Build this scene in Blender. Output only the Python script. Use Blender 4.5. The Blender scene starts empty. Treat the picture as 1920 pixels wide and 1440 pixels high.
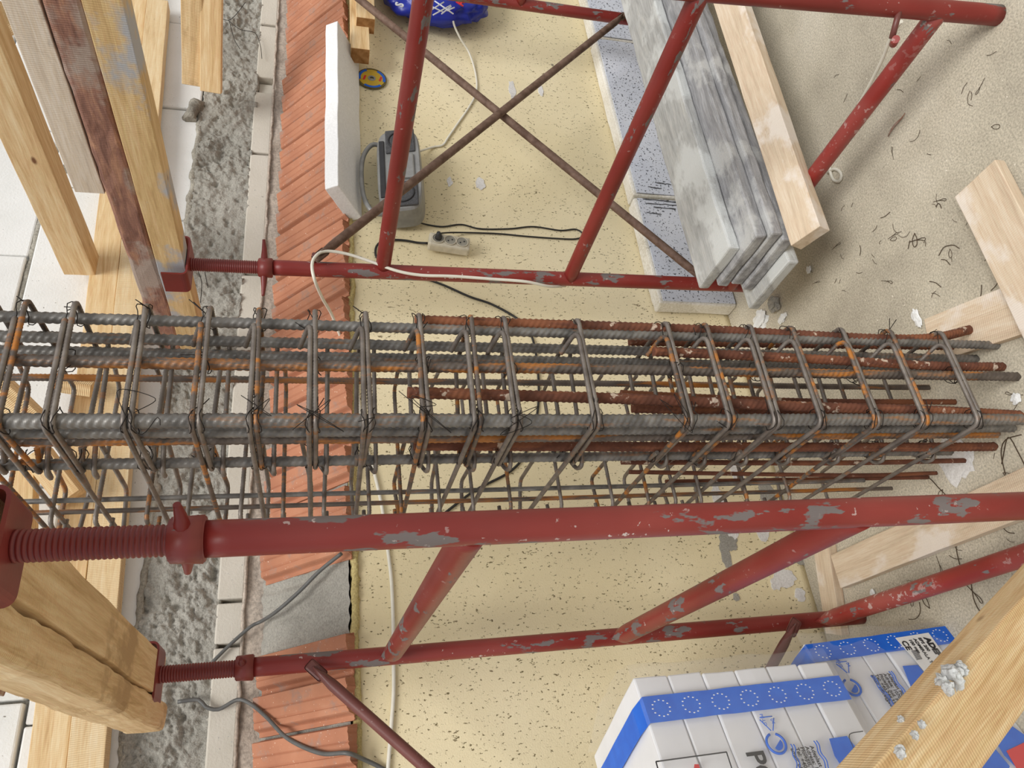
import bpy, bmesh, math, random
import numpy as np
from mathutils import Vector, Matrix, noise
random.seed(7)
SC = bpy.context.scene
COL = SC.collection
# ------------------------------------------------------------------ camera
F = 1400.0; H = 1.55
down = np.array([-60, 5440, 1400.]); down /= np.linalg.norm(down)
_a = math.radians(60.5)
_fw = np.array([0, 0, 1.]) - down*down[2]; _fw /= np.linalg.norm(_fw)
_rt = np.cross(down, _fw)
AX = math.cos(_a)*_fw + math.sin(_a)*_rt
AY = math.cos(_a-math.pi/2)*_fw + math.sin(_a-math.pi/2)*_rt
M = np.array([AX, AY, -down])
cam = bpy.data.cameras.new('camera'); cam.sensor_fit = 'HORIZONTAL'; cam.sensor_width = 36; cam.lens = 36*F/1920
cam.clip_start = 0.02; cam.clip_end = 200
co = bpy.data.objects.new('camera', cam); COL.objects.link(co)
_lx, _ly, _lz = M @ np.array([0, 1, 0]), M @ np.array([1, 0, 0]), -(M @ np.array([0, 0, 1]))
co.matrix_world = Matrix(((_lx[0], _ly[0], _lz[0], 0), (_lx[1], _ly[1], _lz[1], 0), (_lx[2], _ly[2], _lz[2], H), (0, 0, 0, 1)))
SC.camera = co
# ------------------------------------------------------------------ light
w = bpy.data.worlds.new('World'); SC.world = w; w.use_nodes = True
nt = w.node_tree; bg = nt.nodes['Background']
tc = nt.nodes.new('ShaderNodeTexCoord'); sp = nt.nodes.new('ShaderNodeSeparateXYZ'); cr = nt.nodes.new('ShaderNodeValToRGB')
nt.links.new(tc.outputs['Generated'], sp.inputs[0]); nt.links.new(sp.outputs['Z'], cr.inputs[0])
cr.color_ramp.elements[0].position = 0.0; cr.color_ramp.elements[0].color = (0.80, 0.82, 0.86, 1)
cr.color_ramp.elements[1].position = 0.75; cr.color_ramp.elements[1].color = (1.0, 1.0, 1.0, 1)
nt.links.new(cr.outputs[0], bg.inputs[0]); bg.inputs[1].default_value = 0.78
sl = bpy.data.lights.new('overcast_sun', 'SUN'); sl.energy = 2.9; sl.angle = math.radians(28); sl.color = (1, 0.985, 0.96)
so = bpy.data.objects.new('overcast_sun', sl); COL.objects.link(so); so.location = (0, -2, 6)
so.rotation_euler = Vector((-0.25, -0.75, 1.0)).to_track_quat('Z', 'Y').to_euler()
SC.view_settings.view_transform = 'Standard'; SC.view_settings.look = 'None'
SC.view_settings.gamma = 1; SC.view_settings.use_curve_mapping = False
SC.view_settings.exposure = -0.18

# ------------------------------------------------------------------ geometry helpers
C0 = np.array([0, 0, H])
def ray(px, py): return M @ (np.array([720-py, px-960, F])/F)
def onY(px, py, y): d = ray(px, py); return Vector(C0+d*(y/d[1]))
def onX(px, py, x): d = ray(px, py); return Vector(C0+d*(x/d[0]))
def onZ(px, py, z): d = ray(px, py); return Vector(C0+d*((z-H)/d[2]))
def dep(px, py, t): return Vector(C0+ray(px, py)*t)
def onP(px, py, P0, n):
    d = ray(px, py); k = (np.array(P0)-C0) @ np.array(n) / (d @ np.array(n)); return Vector(C0+d*k)
def ZX(px, x, y):      # height on the vertical line at (x, y) that shows at photo column px
    b = None; lo, hi = -1.0, 4.0
    for _ in range(50):
        m = (lo+hi)/2; c = M.T @ (np.array([x, y, m])-C0); q = c[1]/c[2]*F+960
        if q > px: lo = m
        else: hi = m
    return (lo+hi)/2

def props(o, label=None, cat=None, group=None, kind=None):
    if label: o['label'] = label
    if cat: o['category'] = cat
    if group: o['group'] = group
    if kind: o['kind'] = kind
    return o
def thing(name, label, cat, loc=(0, 0, 0), group=None, kind=None):
    o = bpy.data.objects.new(name, None); COL.objects.link(o); o.location = loc; o.empty_display_size = 0.05
    return props(o, label, cat, group, kind)
def mkobj(name, me, mat, parent=None, mtx=None, smooth=True):
    o = bpy.data.objects.new(name, me); COL.objects.link(o)
    if mat is not None and len(me.materials) == 0: me.materials.append(mat)
    if mtx is not None: o.matrix_world = mtx
    if parent is not None:
        base = Vector((0, 0, 0)); p = parent
        o.parent = parent; o.matrix_parent_inverse = wmat(parent).inverted()
    return o
def wmat(o):
    m = o.matrix_basis.copy()
    if o.parent: m = wmat(o.parent) @ o.matrix_parent_inverse @ m
    return m
def mesh(name, v, f, smooth=False):
    me = bpy.data.meshes.new(name); me.from_pydata([tuple(map(float, q)) for q in v], [], [tuple(map(int, q)) for q in f]); me.update()
    if smooth: me.polygons.foreach_set('use_smooth', [True]*len(me.polygons))
    return me
def bm2me(name, bm, smooth=False):
    me = bpy.data.meshes.new(name); bm.to_mesh(me); bm.free()
    if smooth: me.polygons.foreach_set('use_smooth', [True]*len(me.polygons))
    return me

def catmull(pts, step):
    P = [np.array(p, float) for p in pts]
    if len(P) < 3:
        n = max(2, int(np.linalg.norm(P[1]-P[0])/step)+1); return [P[0]+(P[1]-P[0])*i/(n-1) for i in range(n)]
    Q = [2*P[0]-P[1]]+P+[2*P[-1]-P[-2]]; out = []
    for i in range(1, len(Q)-2):
        n = max(2, int(np.linalg.norm(Q[i+1]-Q[i])/step))
        for k in range(n):
            t = k/n
            out.append(0.5*((2*Q[i])+(-Q[i-1]+Q[i+1])*t+(2*Q[i-1]-5*Q[i]+4*Q[i+1]-Q[i+2])*t*t+(-Q[i-1]+3*Q[i]-3*Q[i+1]+Q[i+2])*t**3))
    out.append(P[-1]); return out
def rounded(pts, r, n=6, closed=False):
    """polyline with rounded corners"""
    P = [Vector(p) for p in pts]; out = []; N = len(P)
    for i in range(N):
        if not closed and (i == 0 or i == N-1): out.append(P[i]); continue
        a, b, c = P[i-1], P[i], P[(i+1) % N]
        d1 = (a-b).normalized(); d2 = (c-b).normalized()
        ang = d1.angle(d2, math.pi)
        if ang > 3.1: out.append(b); continue
        t = min(r/math.tan(ang/2), (a-b).length*0.49, (c-b).length*0.49)
        p1, p2 = b+d1*t, b+d2*t
        for k in range(n+1):
            s = k/n; out.append(p1*(1-s)**2+b*2*s*(1-s)+p2*s*s)
    if closed: out.append(out[0].copy())
    return out
def resample(pts, ds):
    P = np.array([tuple(p) for p in pts]); L = np.r_[0, np.cumsum(np.linalg.norm(np.diff(P, axis=0), axis=1))]
    n = max(2, int(L[-1]/ds)+1); s = np.linspace(0, L[-1], n)
    return np.c_[np.interp(s, L, P[:, 0]), np.interp(s, L, P[:, 1]), np.interp(s, L, P[:, 2])], s
def sweep(name, pts, r, n=8, ds=None, ribs=None, cap=True, rfun=None, flat=None):
    """tube along pts; ribs=(pitch, height) gives rebar deformation"""
    if ds: P, s = resample(pts, ds)
    else:
        P = np.array([tuple(p) for p in pts], float); s = np.r_[0, np.cumsum(np.linalg.norm(np.diff(P, axis=0), axis=1))]
    T = np.gradient(P, axis=0); T /= np.linalg.norm(T, axis=1)[:, None]+1e-12
    u = np.cross(T[0], [0.3, 0.2, 1.0]) if abs(T[0][2]) < 0.9 else np.cross(T[0], [0, 1, 0.1]); u /= np.linalg.norm(u)
    U = []
    for t in T:
        u = u-t*(u @ t); u /= np.linalg.norm(u); U.append(u)
    U = np.array(U); V = np.cross(T, U)
    th = np.arange(n)*2*math.pi/n
    R = np.full((len(P), n), r, float)
    if ribs:
        pitch, h = ribs
        tw = np.where(th < math.pi, th/math.pi, 2-th/math.pi)*1.9
        ph = (s[:, None]/pitch + tw[None, :]*0.9+np.where(th < math.pi, 0, .35)[None, :]) % 1.0
        bump = np.clip(1-np.abs(ph-0.5)*2/0.62, 0, 1)
        fade = np.clip(np.abs(np.sin(th))*2.5, 0, 1)[None, :]
        R += h*np.minimum(bump*1.8, 1)*fade
        R += h*0.9*(np.abs(np.sin(th)) < 0.12)[None, :]
    if rfun is not None: R *= np.array([[rfun(si/s[-1], t) for t in th] for si in s])
    V3 = P[:, None, :]+R[:, :, None]*(np.cos(th)[None, :, None]*U[:, None, :]+np.sin(th)[None, :, None]*V[:, None, :])
    v = V3.reshape(-1, 3).tolist(); f = []
    m = len(P)
    for i in range(m-1):
        a = i*n; b = a+n
        for j in range(n): k = (j+1) % n; f.append((a+j, a+k, b+k, b+j))
    if cap: f.append(tuple(range(n-1, -1, -1))); f.append(tuple(range((m-1)*n, m*n)))
    me = mesh(name, v, f, True)
    if cap:
        for q in (-1, -2): me.polygons[q].use_smooth = False
    return me

def box_bm(x0, x1, y0, y1, z0, z1, bev=0.0, seg=1, bm=None):
    b = bm or bmesh.new()
    g = bmesh.ops.create_cube(b, size=1.0)
    for v in g['verts']: v.co = Vector(((x0+x1)/2+v.co.x*(x1-x0), (y0+y1)/2+v.co.y*(y1-y0), (z0+z1)/2+v.co.z*(z1-z0)))
    if bev > 0:
        es = list({e for v in g['verts'] for e in v.link_edges})
        bmesh.ops.bevel(b, geom=es, offset=bev, segments=seg, affect='EDGES', profile=0.5)
    return b
def slab_mesh(name, L, W, T, bev=0.003, nx=24, ny=4, amp=0.002, edge=0.004, seed=0, nz=2, sc=6.0):
    """board lying along local x, rough edges"""
    b = bmesh.new(); g = bmesh.ops.create_grid(b, x_segments=1, y_segments=1, size=0.5); b.free()
    b = box_bm(0, L, -W/2, W/2, -T/2, T/2)
    def cut(axis, n, a0, a1):
        for i in range(1, n):
            p = a0+(a1-a0)*i/n; pc = [0, 0, 0]; pc[axis] = p; no = [0, 0, 0]; no[axis] = 1
            bmesh.ops.bisect_plane(b, geom=b.verts[:]+b.edges[:]+b.faces[:], plane_co=pc, plane_no=no)
    if bev: bmesh.ops.bevel(b, geom=b.edges[:], offset=bev, segments=2, affect='EDGES', profile=0.5)
    cut(0, nx, 0, L); cut(1, ny, -W/2, W/2); cut(2, nz, -T/2, T/2)
    for v in b.verts:
        p = v.co*sc+Vector((seed*7.1, seed*3.3, seed)); q = v.co*sc*5+Vector((seed*3, 1, seed*5))
        n1 = Vector((noise.noise(p), noise.noise(p+Vector((9, 3, 1))), noise.noise(p+Vector((2, 8, 5)))))
        n2 = Vector((noise.noise(q), noise.noise(q+Vector((9, 3, 1))), noise.noise(q+Vector((2, 8, 5)))))
        v.co += n1*amp+n2*edge*0.3
    return bm2me(name, b, False)
def frame(p0, p1, up=(0, 0, 1)):
    p0, p1, up = Vector(p0), Vector(p1), Vector(up)
    x = (p1-p0).normalized(); z = (up-x*up.dot(x)).normalized(); y = z.cross(x)
    m = Matrix((x, y, z)).transposed().to_4x4(); m.translation = p0; return m
def shade_auto(o):
    pass
def beam(name, p0, p1, W, T, mat, label=None, cat=None, up=(0, 0, 1), parent=None, group=None, seed=0, amp=0.0015, bev=0.002, edge=0.003, nx=None):
    """p0-p1 = centre line; W = horizontal width, T = height along up"""
    L = (Vector(p1)-Vector(p0)).length
    me = slab_mesh(name, L, W, T, bev=bev, nx=nx or max(4, int(L/0.08)), ny=3, amp=amp, edge=edge, seed=seed)
    o = mkobj(name, me, mat, parent, frame(p0, p1, up))
    return props(o, label, cat, group)

# ------------------------------------------------------------------ materials
def new_mat(name, rough=0.8, metal=0.0):
    m = bpy.data.materials.new(name); m.use_nodes = True; t = m.node_tree; b = t.nodes['Principled BSDF']
    b.inputs['Roughness'].default_value = rough; b.inputs['Metallic'].default_value = metal
    return m, t, b
def srgb(r, g, b):
    def c(v): v /= 255; return v/12.92 if v <= 0.04045 else ((v+0.055)/1.055)**2.4
    return (c(r), c(g), c(b), 1)
class N:
    def __init__(s, t): s.t = t; s.tc = t.nodes.new('ShaderNodeTexCoord')
    def map(s, scale=(1, 1, 1), rot=(0, 0, 0)):
        m = s.t.nodes.new('ShaderNodeMapping'); m.inputs['Scale'].default_value = scale; m.inputs['Rotation'].default_value = rot
        s.t.links.new(s.tc.outputs['Object'], m.inputs[0]); return m.outputs[0]
    def noise(s, vec, scale, detail=4, rough=0.55, dist=0.0):
        n = s.t.nodes.new('ShaderNodeTexNoise'); n.inputs['Scale'].default_value = scale; n.inputs['Detail'].default_value = detail
        n.inputs['Roughness'].default_value = rough; n.inputs['Distortion'].default_value = dist; s.t.links.new(vec, n.inputs['Vector']); return n.outputs[0]
    def vor(s, vec, scale, feat='F1'):
        n = s.t.nodes.new('ShaderNodeTexVoronoi'); n.feature = feat; n.inputs['Scale'].default_value = scale; s.t.links.new(vec, n.inputs['Vector']); return n.outputs[0]
    def wave(s, vec, scale, dist=2, det=2, axis='X'):
        n = s.t.nodes.new('ShaderNodeTexWave'); n.bands_direction = axis; n.inputs['Scale'].default_value = scale; n.inputs['Distortion'].default_value = dist; n.inputs['Detail'].default_value = det
        s.t.links.new(vec, n.inputs['Vector']); return n.outputs[1]
    def ramp(s, fac, stops, interp='LINEAR'):
        r = s.t.nodes.new('ShaderNodeValToRGB'); e = r.color_ramp.elements; r.color_ramp.interpolation = interp
        while len(e) < len(stops): e.new(0.5)
        for k, (p, c) in enumerate(stops): e[k].position = p; e[k].color = c if len(c) == 4 else (*c, 1)
        s.t.links.new(fac, r.inputs[0]); return r.outputs[0]
    def mask(s, fac, a, b): return s.ramp(fac, [(a, (0, 0, 0, 1)), (b, (1, 1, 1, 1))])
    def mix(s, fac, a, b, blend='MIX'):
        m = s.t.nodes.new('ShaderNodeMix'); m.data_type = 'RGBA'; m.blend_type = blend
        for idx, v in ((0, fac), (6, a), (7, b)):
            if hasattr(v, 'links') or isinstance(v, bpy.types.NodeSocket): s.t.links.new(v, m.inputs[idx])
            else: m.inputs[idx].default_value = v
        return m.outputs[2]
    def bump(s, h, strength=0.3, dist=0.002, nrm=None):
        b = s.t.nodes.new('ShaderNodeBump'); b.inputs['Strength'].default_value = strength; b.inputs['Distance'].default_value = dist
        s.t.links.new(h, b.inputs['Height'])
        if nrm is not None: s.t.links.new(nrm, b.inputs['Normal'])
        return b.outputs[0]
def fin(t, b, col, nrm=None, rough=None):
    if col is not None: t.links.new(col, b.inputs['Base Color'])
    if nrm is not None: t.links.new(nrm, b.inputs['Normal'])
    if rough is not None: t.links.new(rough, b.inputs['Roughness'])

def m_plaster():
    m, t, b = new_mat('yellow_render', 0.9); n = N(t)
    v = n.map(); big = n.noise(v, 1.3, 3)
    c = n.ramp(big, [(0.3, srgb(224, 209, 168)), (0.7, srgb(234, 221, 186))])
    pit = n.noise(n.map((1, 1, 0.55)), 150, 2, 0.6)
    dens = n.noise(v, 5, 2)
    c = n.mix(n.mask(pit, 0.65, 0.69), c, srgb(120, 108, 76))
    pit2 = n.noise(n.map((1, 1, 0.6), (0, 0.6, 0)), 38, 3, 0.7)
    c = n.mix(n.mask(pit2, 0.705, 0.73), c, srgb(140, 126, 96))
    c = n.mix(n.mask(n.noise(v, 9, 2), 0.76, 0.78), c, srgb(140, 132, 112))
    h = n.noise(v, 220, 3, 0.6)
    h2 = n.mix(0.5, h, n.ramp(pit, [(0.6, (1, 1, 1, 1)), (0.72, (0, 0, 0, 1))]))
    fin(t, b, c, n.bump(h2, 0.55, 0.004)); return m
def m_concrete(name, c1, c2, c3, sc=1.0, bs=0.6, bd=0.006, speck=None, gs=60, gm=0.45):
    m, t, b = new_mat(name, 0.95); n = N(t); v = n.map()
    a = n.noise(v, 2.2*sc, 6, 0.6); c = n.ramp(a, [(0.3, c1), (0.5, c2), (0.72, c3)])
    g = n.noise(v, gs*sc, 4, 0.7); c = n.mix(gm, c, n.ramp(g, [(0.3, (0.18, 0.17, 0.15, 1)), (0.62, (0.86, 0.84, 0.8, 1))]), 'OVERLAY')
    if speck: c = n.mix(n.mask(n.noise(v, 85, 2), 0.71, 0.74), c, speck)
    fin(t, b, c, n.bump(n.mix(0.5, n.noise(v, 35*sc, 6, 0.7), g), bs, bd)); return m
def m_aac(name='aerated_block', base=(232, 232, 230)):
    m, t, b = new_mat(name, 0.95); n = N(t); v = n.map()
    a = n.noise(v, 3, 4); r, g, bb = base
    c = n.ramp(a, [(0.3, srgb(r-16, g-16, bb-18)), (0.6, srgb(r, g, bb))])
    c = n.mix(n.mask(n.noise(v, 110, 2), 0.70, 0.75), c, srgb(168, 166, 160))
    c = n.mix(n.mask(n.noise(v, 26, 3), 0.745, 0.76), c, srgb(140, 136, 128))
    fin(t, b, c, n.bump(n.noise(v, 120, 4, 0.6), 0.35, 0.004)); return m
def m_clay():
    m, t, b = new_mat('terracotta', 0.85); n = N(t); v = n.map()
    c = n.ramp(n.noise(v, 5, 5), [(0.3, srgb(160, 104, 78)), (0.55, srgb(182, 124, 94)), (0.75, srgb(194, 144, 116))])
    c = n.mix(n.mask(n.noise(v, 18, 5, 0.65), 0.54, 0.68), c, srgb(160, 126, 110))
    c = n.mix(n.mask(n.noise(v, 160, 2), 0.715, 0.73), c, srgb(235, 215, 195))
    fin(t, b, c, n.bump(n.noise(n.map((1, .2, .2)), 70, 4), 0.25, 0.002)); return m
def m_wood(name, c1, c2, c3, rough=0.75, saw=0.3, knots=True, dirt=None, dirt_lo=0.62, grain=1.0, gb=0.5):
    m, t, b = new_mat(name, rough); n = N(t)
    v = n.map((0.6*grain, 9, 9)); g = n.noise(v, 6, 5, 0.6, 0.6)
    c = n.ramp(g, [(0.28, c1), (0.5, c2), (0.72, c3)])
    fine = n.noise(n.map((3, 60, 60)), 6, 3); c = n.mix(0.35, c, n.ramp(fine, [(0.35, (0.32, 0.3, 0.27, 1)), (0.65, (0.62, 0.62, 0.62, 1))]), 'OVERLAY')
    if knots:
        k = n.vor(n.map((1, 2.2, 2.2)), 4.2); c = n.mix(n.ramp(k, [(0.045, (1, 1, 1, 1)), (0.085, (0, 0, 0, 1))]), c, srgb(120, 78, 44))
    if dirt is not None: c = n.mix(n.mask(n.noise(n.map((0.7, 1, 1)), 5.5, 5, 0.65), dirt_lo, dirt_lo+0.08), c, dirt)
    s = n.wave(n.map((1, 0.15, 0.15)), 60, 1.5, 2); h = n.mix(saw, n.noise(n.map((1, 14, 14)), 18, 4, 0.7), s)
    fin(t, b, c, n.bump(h, gb, 0.002)); return m
def m_red(name='red_scaffold_paint', base=(134, 40, 34), chip=0.60, splat=0.66, dust=0.05):
    m, t, b = new_mat(name, 0.42); n = N(t)
    v = n.map(); v2 = n.map((1, 1, 0.35))
    c = n.ramp(n.noise(v2, 9, 4), [(0.3, srgb(*[int(q*0.86) for q in base])), (0.6, srgb(*base)), (0.8, srgb(min(255, base[0]+22), base[1]+22, base[2]+18))])
    ch = n.mask(n.noise(v2, 16, 5, 0.6), chip, chip+0.012)
    c = n.mix(ch, c, srgb(112, 104, 102))
    sp_ = n.mask(n.noise(v, 62, 3, 0.6), splat, splat+0.03)
    reg = n.mask(n.noise(v, 3.1, 2), 0.45, 0.62)
    sp2 = n.mix(reg, (0, 0, 0, 1), sp_)
    c = n.mix(sp2, c, srgb(205, 190, 184))
    c = n.mix(n.mix(reg, (0.0, 0.0, 0.0, 1), (dust, dust, dust, 1)), c, srgb(190, 160, 150))
    fin(t, b, c, n.bump(n.noise(v, 40, 4), 0.18, 0.002), n.ramp(ch, [(0, (0.42, 0.42, 0.42, 1)), (1, (0.7, 0.7, 0.7, 1))])); return m
def m_steel(name, c1, c2, rust, lo=0.56, metal=0.55, rough=0.5, dust=False):
    m, t, b = new_mat(name, rough, metal); n = N(t); v = n.map(); v2 = n.map((4, 4, 0.5))
    c = n.ramp(n.noise(v, 30, 3), [(0.3, c1), (0.7, c2)])
    r = n.mask(n.noise(v2, 7.5, 5, 0.65), lo, lo+0.1); c = n.mix(r, c, rust)
    if dust: c = n.mix(n.mask(n.noise(v, 36, 4), 0.63, 0.68), c, srgb(205, 185, 165))
    fin(t, b, c, n.bump(n.noise(v, 140, 3), 0.25, 0.001)); t.links.new(n.ramp(r, [(0, (metal,)*3+(1,)), (1, (0.05, 0.05, 0.05, 1))]), b.inputs['Metallic'])
    return m
def m_plain(name, col, rough=0.5, metal=0, bs=0.0, bscale=30, alpha=None, var=0.0):
    m, t, b = new_mat(name, rough, metal); n = N(t); v = n.map()
    r, g, bb = col
    c = n.ramp(n.noise(v, bscale, 3), [(0.3, srgb(max(0, r-var), max(0, g-var), max(0, bb-var))), (0.7, srgb(r, g, bb))])
    fin(t, b, c, n.bump(n.noise(v, bscale*2, 3), bs, 0.002) if bs else None)
    if alpha is not None: b.inputs['Alpha'].default_value = alpha
    return m

MAT = {}
MAT['plaster'] = m_plaster()
MAT['floor'] = m_concrete('dusty_concrete_floor', srgb(152, 145, 131), srgb(178, 171, 155), srgb(198, 191, 177), 1.0, 0.45, 0.003, srgb(224, 216, 200), 190, 0.5)
MAT['concrete'] = m_concrete('rough_concrete', srgb(150, 147, 139), srgb(164, 161, 153), srgb(178, 175, 167), 1.6, 1.0, 0.010, None, 110, 0.35)
MAT['mortar'] = m_concrete('pinkish_mortar', srgb(158, 144, 132), srgb(176, 164, 152), srgb(188, 178, 168), 1.6, 0.7, 0.006)
MAT['aac'] = m_aac(); MAT['aac_old'] = m_aac('weathered_block', (206, 200, 188)); MAT['clay'] = m_clay()
MAT['joint'] = m_concrete('joint_mortar', srgb(120, 116, 108), srgb(160, 156, 146), srgb(185, 182, 172), 2.0, 0.8, 0.01)
MAT['pine'] = m_wood('pine_timber', srgb(198, 160, 108), srgb(222, 192, 144), srgb(236, 214, 174))
MAT['pine_saw'] = m_wood('sawn_pine_board', srgb(214, 184, 136), srgb(230, 204, 160), srgb(238, 218, 182), saw=0.9, gb=0.7)
MAT['pine_dirty'] = m_wood('used_pine_beam', srgb(196, 162, 112), srgb(222, 192, 144), srgb(236, 212, 170), dirt=srgb(184, 152, 108), dirt_lo=0.58, saw=0.6, gb=0.9)
MAT['pine_cement'] = m_wood('cement_stained_pine', srgb(190, 156, 104), srgb(214, 184, 132), srgb(228, 202, 158), dirt=srgb(176, 176, 178), dirt_lo=0.53)
MAT['wood_pale'] = m_wood('weathered_pale_timber', srgb(200, 186, 168), srgb(220, 206, 188), srgb(230, 218, 202), dirt=srgb(150, 140, 126), dirt_lo=0.6)
MAT['bark'] = m_wood('red_bark_timber', srgb(112, 76, 64), srgb(150, 108, 92), srgb(186, 140, 110), dirt=srgb(168, 150, 138), dirt_lo=0.52, knots=False, gb=1.0, grain=3)
MAT['wood_grey'] = m_wood('cement_coated_plank', srgb(148, 148, 146), srgb(174, 175, 174), srgb(192, 192, 188), dirt=srgb(200, 202, 200), dirt_lo=0.5, knots=False, gb=0.8, grain=2)
MAT['wood_grey2'] = m_wood('cement_coated_dark_plank', srgb(120, 120, 122), srgb(150, 150, 152), srgb(176, 176, 178), dirt=srgb(184, 184, 182), dirt_lo=0.55, knots=False, gb=0.8, grain=2)
MAT['wood_dust'] = m_wood('dusty_beige_plank', srgb(194, 174, 148), srgb(212, 192, 166), srgb(222, 206, 184), dirt=srgb(226, 214, 200), dirt_lo=0.55, knots=False)
MAT['wood_end'] = m_plain('wood_end_grain', (170, 126, 78), 0.85, var=40, bs=0.4, bscale=40)
MAT['red'] = m_red(chip=0.575); MAT['red_jack'] = m_red('red_jack_paint', (122, 36, 32), 0.66, 0.72)
MAT['red_worn'] = m_red('red_worn_paint', (150, 48, 42), 0.6, 0.58, 0.18)
MAT['red_brown'] = m_red('brown_brace_paint', (112, 62, 56), 0.64, 0.66, 0.08)
MAT['brace'] = m_plain('dull_brown_brace', (122, 98, 84), 0.7, 0.1, 0.3, 40, var=36)
MAT['steel'] = m_steel('rebar_steel', srgb(100, 98, 95), srgb(148, 145, 140), srgb(150, 104, 60), 0.58)
MAT['steel_rusty'] = m_steel('rebar_part_rusted', srgb(92, 84, 78), srgb(126, 116, 108), srgb(176, 112, 46), 0.50)
MAT['steel_stirrup'] = m_steel('stirrup_steel', srgb(108, 100, 94), srgb(146, 138, 130), srgb(150, 104, 66), 0.58)
MAT['rust'] = m_steel('old_rust', srgb(88, 52, 38), srgb(122, 74, 54), srgb(134, 82, 54), 0.5, 0.1, 0.85, True)
MAT['wire'] = m_plain('black_tie_wire', (44, 38, 34), 0.6, 0.5, var=14)
MAT['offcut'] = m_plain('rusty_wire_offcut', (88, 72, 56), 0.7, 0.3, var=24)
MAT['eps'] = m_plain('white_polystyrene', (240, 240, 240), 0.75, 0, 0.3, 140, var=14)
MAT['eps_dirty'] = m_concrete('dirty_polystyrene', srgb(188, 182, 168), srgb(214, 210, 200), srgb(230, 228, 222), 2, 0.25, 0.003)
def m_graph():
    m, t, b = new_mat('speckled_white_render', 0.9); n = N(t); v = n.map()
    c = n.ramp(n.noise(v, 4, 3), [(0.3, srgb(196, 202, 216)), (0.7, srgb(216, 220, 230))])
    c = n.mix(n.mask(n.noise(v, 115, 2, 0.6), 0.60, 0.64), c, srgb(70, 74, 84))
    fin(t, b, c, n.bump(n.noise(v, 110, 3), 0.3, 0.003)); return m
MAT['speck'] = m_graph()
MAT['tar'] = m_plain('dark_drip', (84, 86, 90), 0.6)
MAT['cable_white'] = m_plain('white_cable_sheath', (226, 222, 208), 0.5, var=10)
MAT['cable_black'] = m_plain('black_cable_sheath', (40, 38, 36), 0.5, var=10)
MAT['cable_grey'] = m_plain('grey_cable_sheath', (98, 98, 96), 0.5, var=12)
MAT['socket'] = m_plain('dirty_white_plastic', (208, 200, 180), 0.5, 0, 0.1, 40, var=22)
MAT['socket_in'] = m_plain('dusty_socket_well', (150, 146, 134), 0.6, var=20)
MAT['dark'] = m_plain('black_plastic', (46, 46, 48), 0.5, var=8)
MAT['radio'] = m_plain('silver_plastic', (150, 150, 148), 0.4, 0.2, var=18)
MAT['radio_dk'] = m_plain('grey_speaker_cloth', (84, 84, 86), 0.8, 0, 0.6, 220, var=26)
MAT['bag'] = m_plain('blue_plastic_bag', (24, 44, 160), 0.35, 0, 0.5, 18, var=16)
MAT['ink_white'] = m_plain('white_print', (232, 236, 244), 0.5)
MAT['ink_blue'] = m_plain('blue_print', (18, 104, 214), 0.45, var=14)
MAT['ink_black'] = m_plain('black_print', (34, 34, 38), 0.5)
MAT['ink_red'] = m_plain('red_print', (208, 40, 44), 0.5)
MAT['ink_yellow'] = m_plain('disc_yellow_print', (206, 172, 48), 0.6, var=16)
MAT['disc_grit'] = m_plain('disc_grit', (116, 104, 60), 0.9, 0, 0.5, 200, var=30)
MAT['film_face'] = m_plain('white_film', (228, 229, 232), 0.35, 0, 0.25, 9, var=10)
MAT['chip'] = m_plain('white_chip', (232, 232, 230), 0.8, var=14)
MAT['patch'] = m_concrete('bare_patch', srgb(196, 194, 192), srgb(214, 212, 210), srgb(226, 224, 222), 3, 0.4, 0.004)
MAT['foam'] = m_concrete('yellow_foam_mortar', srgb(170, 154, 104), srgb(198, 180, 124), srgb(214, 198, 146), 3, 0.8, 0.01)
def m_film():
    m = bpy.data.materials.new('clear_film'); m.use_nodes = True; t = m.node_tree; t.nodes.clear()
    o = t.nodes.new('ShaderNodeOutputMaterial'); mx = t.nodes.new('ShaderNodeMixShader'); tr = t.nodes.new('ShaderNodeBsdfTransparent'); g = t.nodes.new('ShaderNodeBsdfPrincipled')
    g.inputs['Base Color'].default_value = (0.82, 0.82, 0.8, 1); g.inputs['Roughness'].default_value = 0.18
    mx.inputs[0].default_value = 0.10; t.links.new(tr.outputs[0], mx.inputs[1]); t.links.new(g.outputs[0], mx.inputs[2]); t.links.new(mx.outputs[0], o.inputs[0]); return m
MAT['film'] = m_film()

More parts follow.
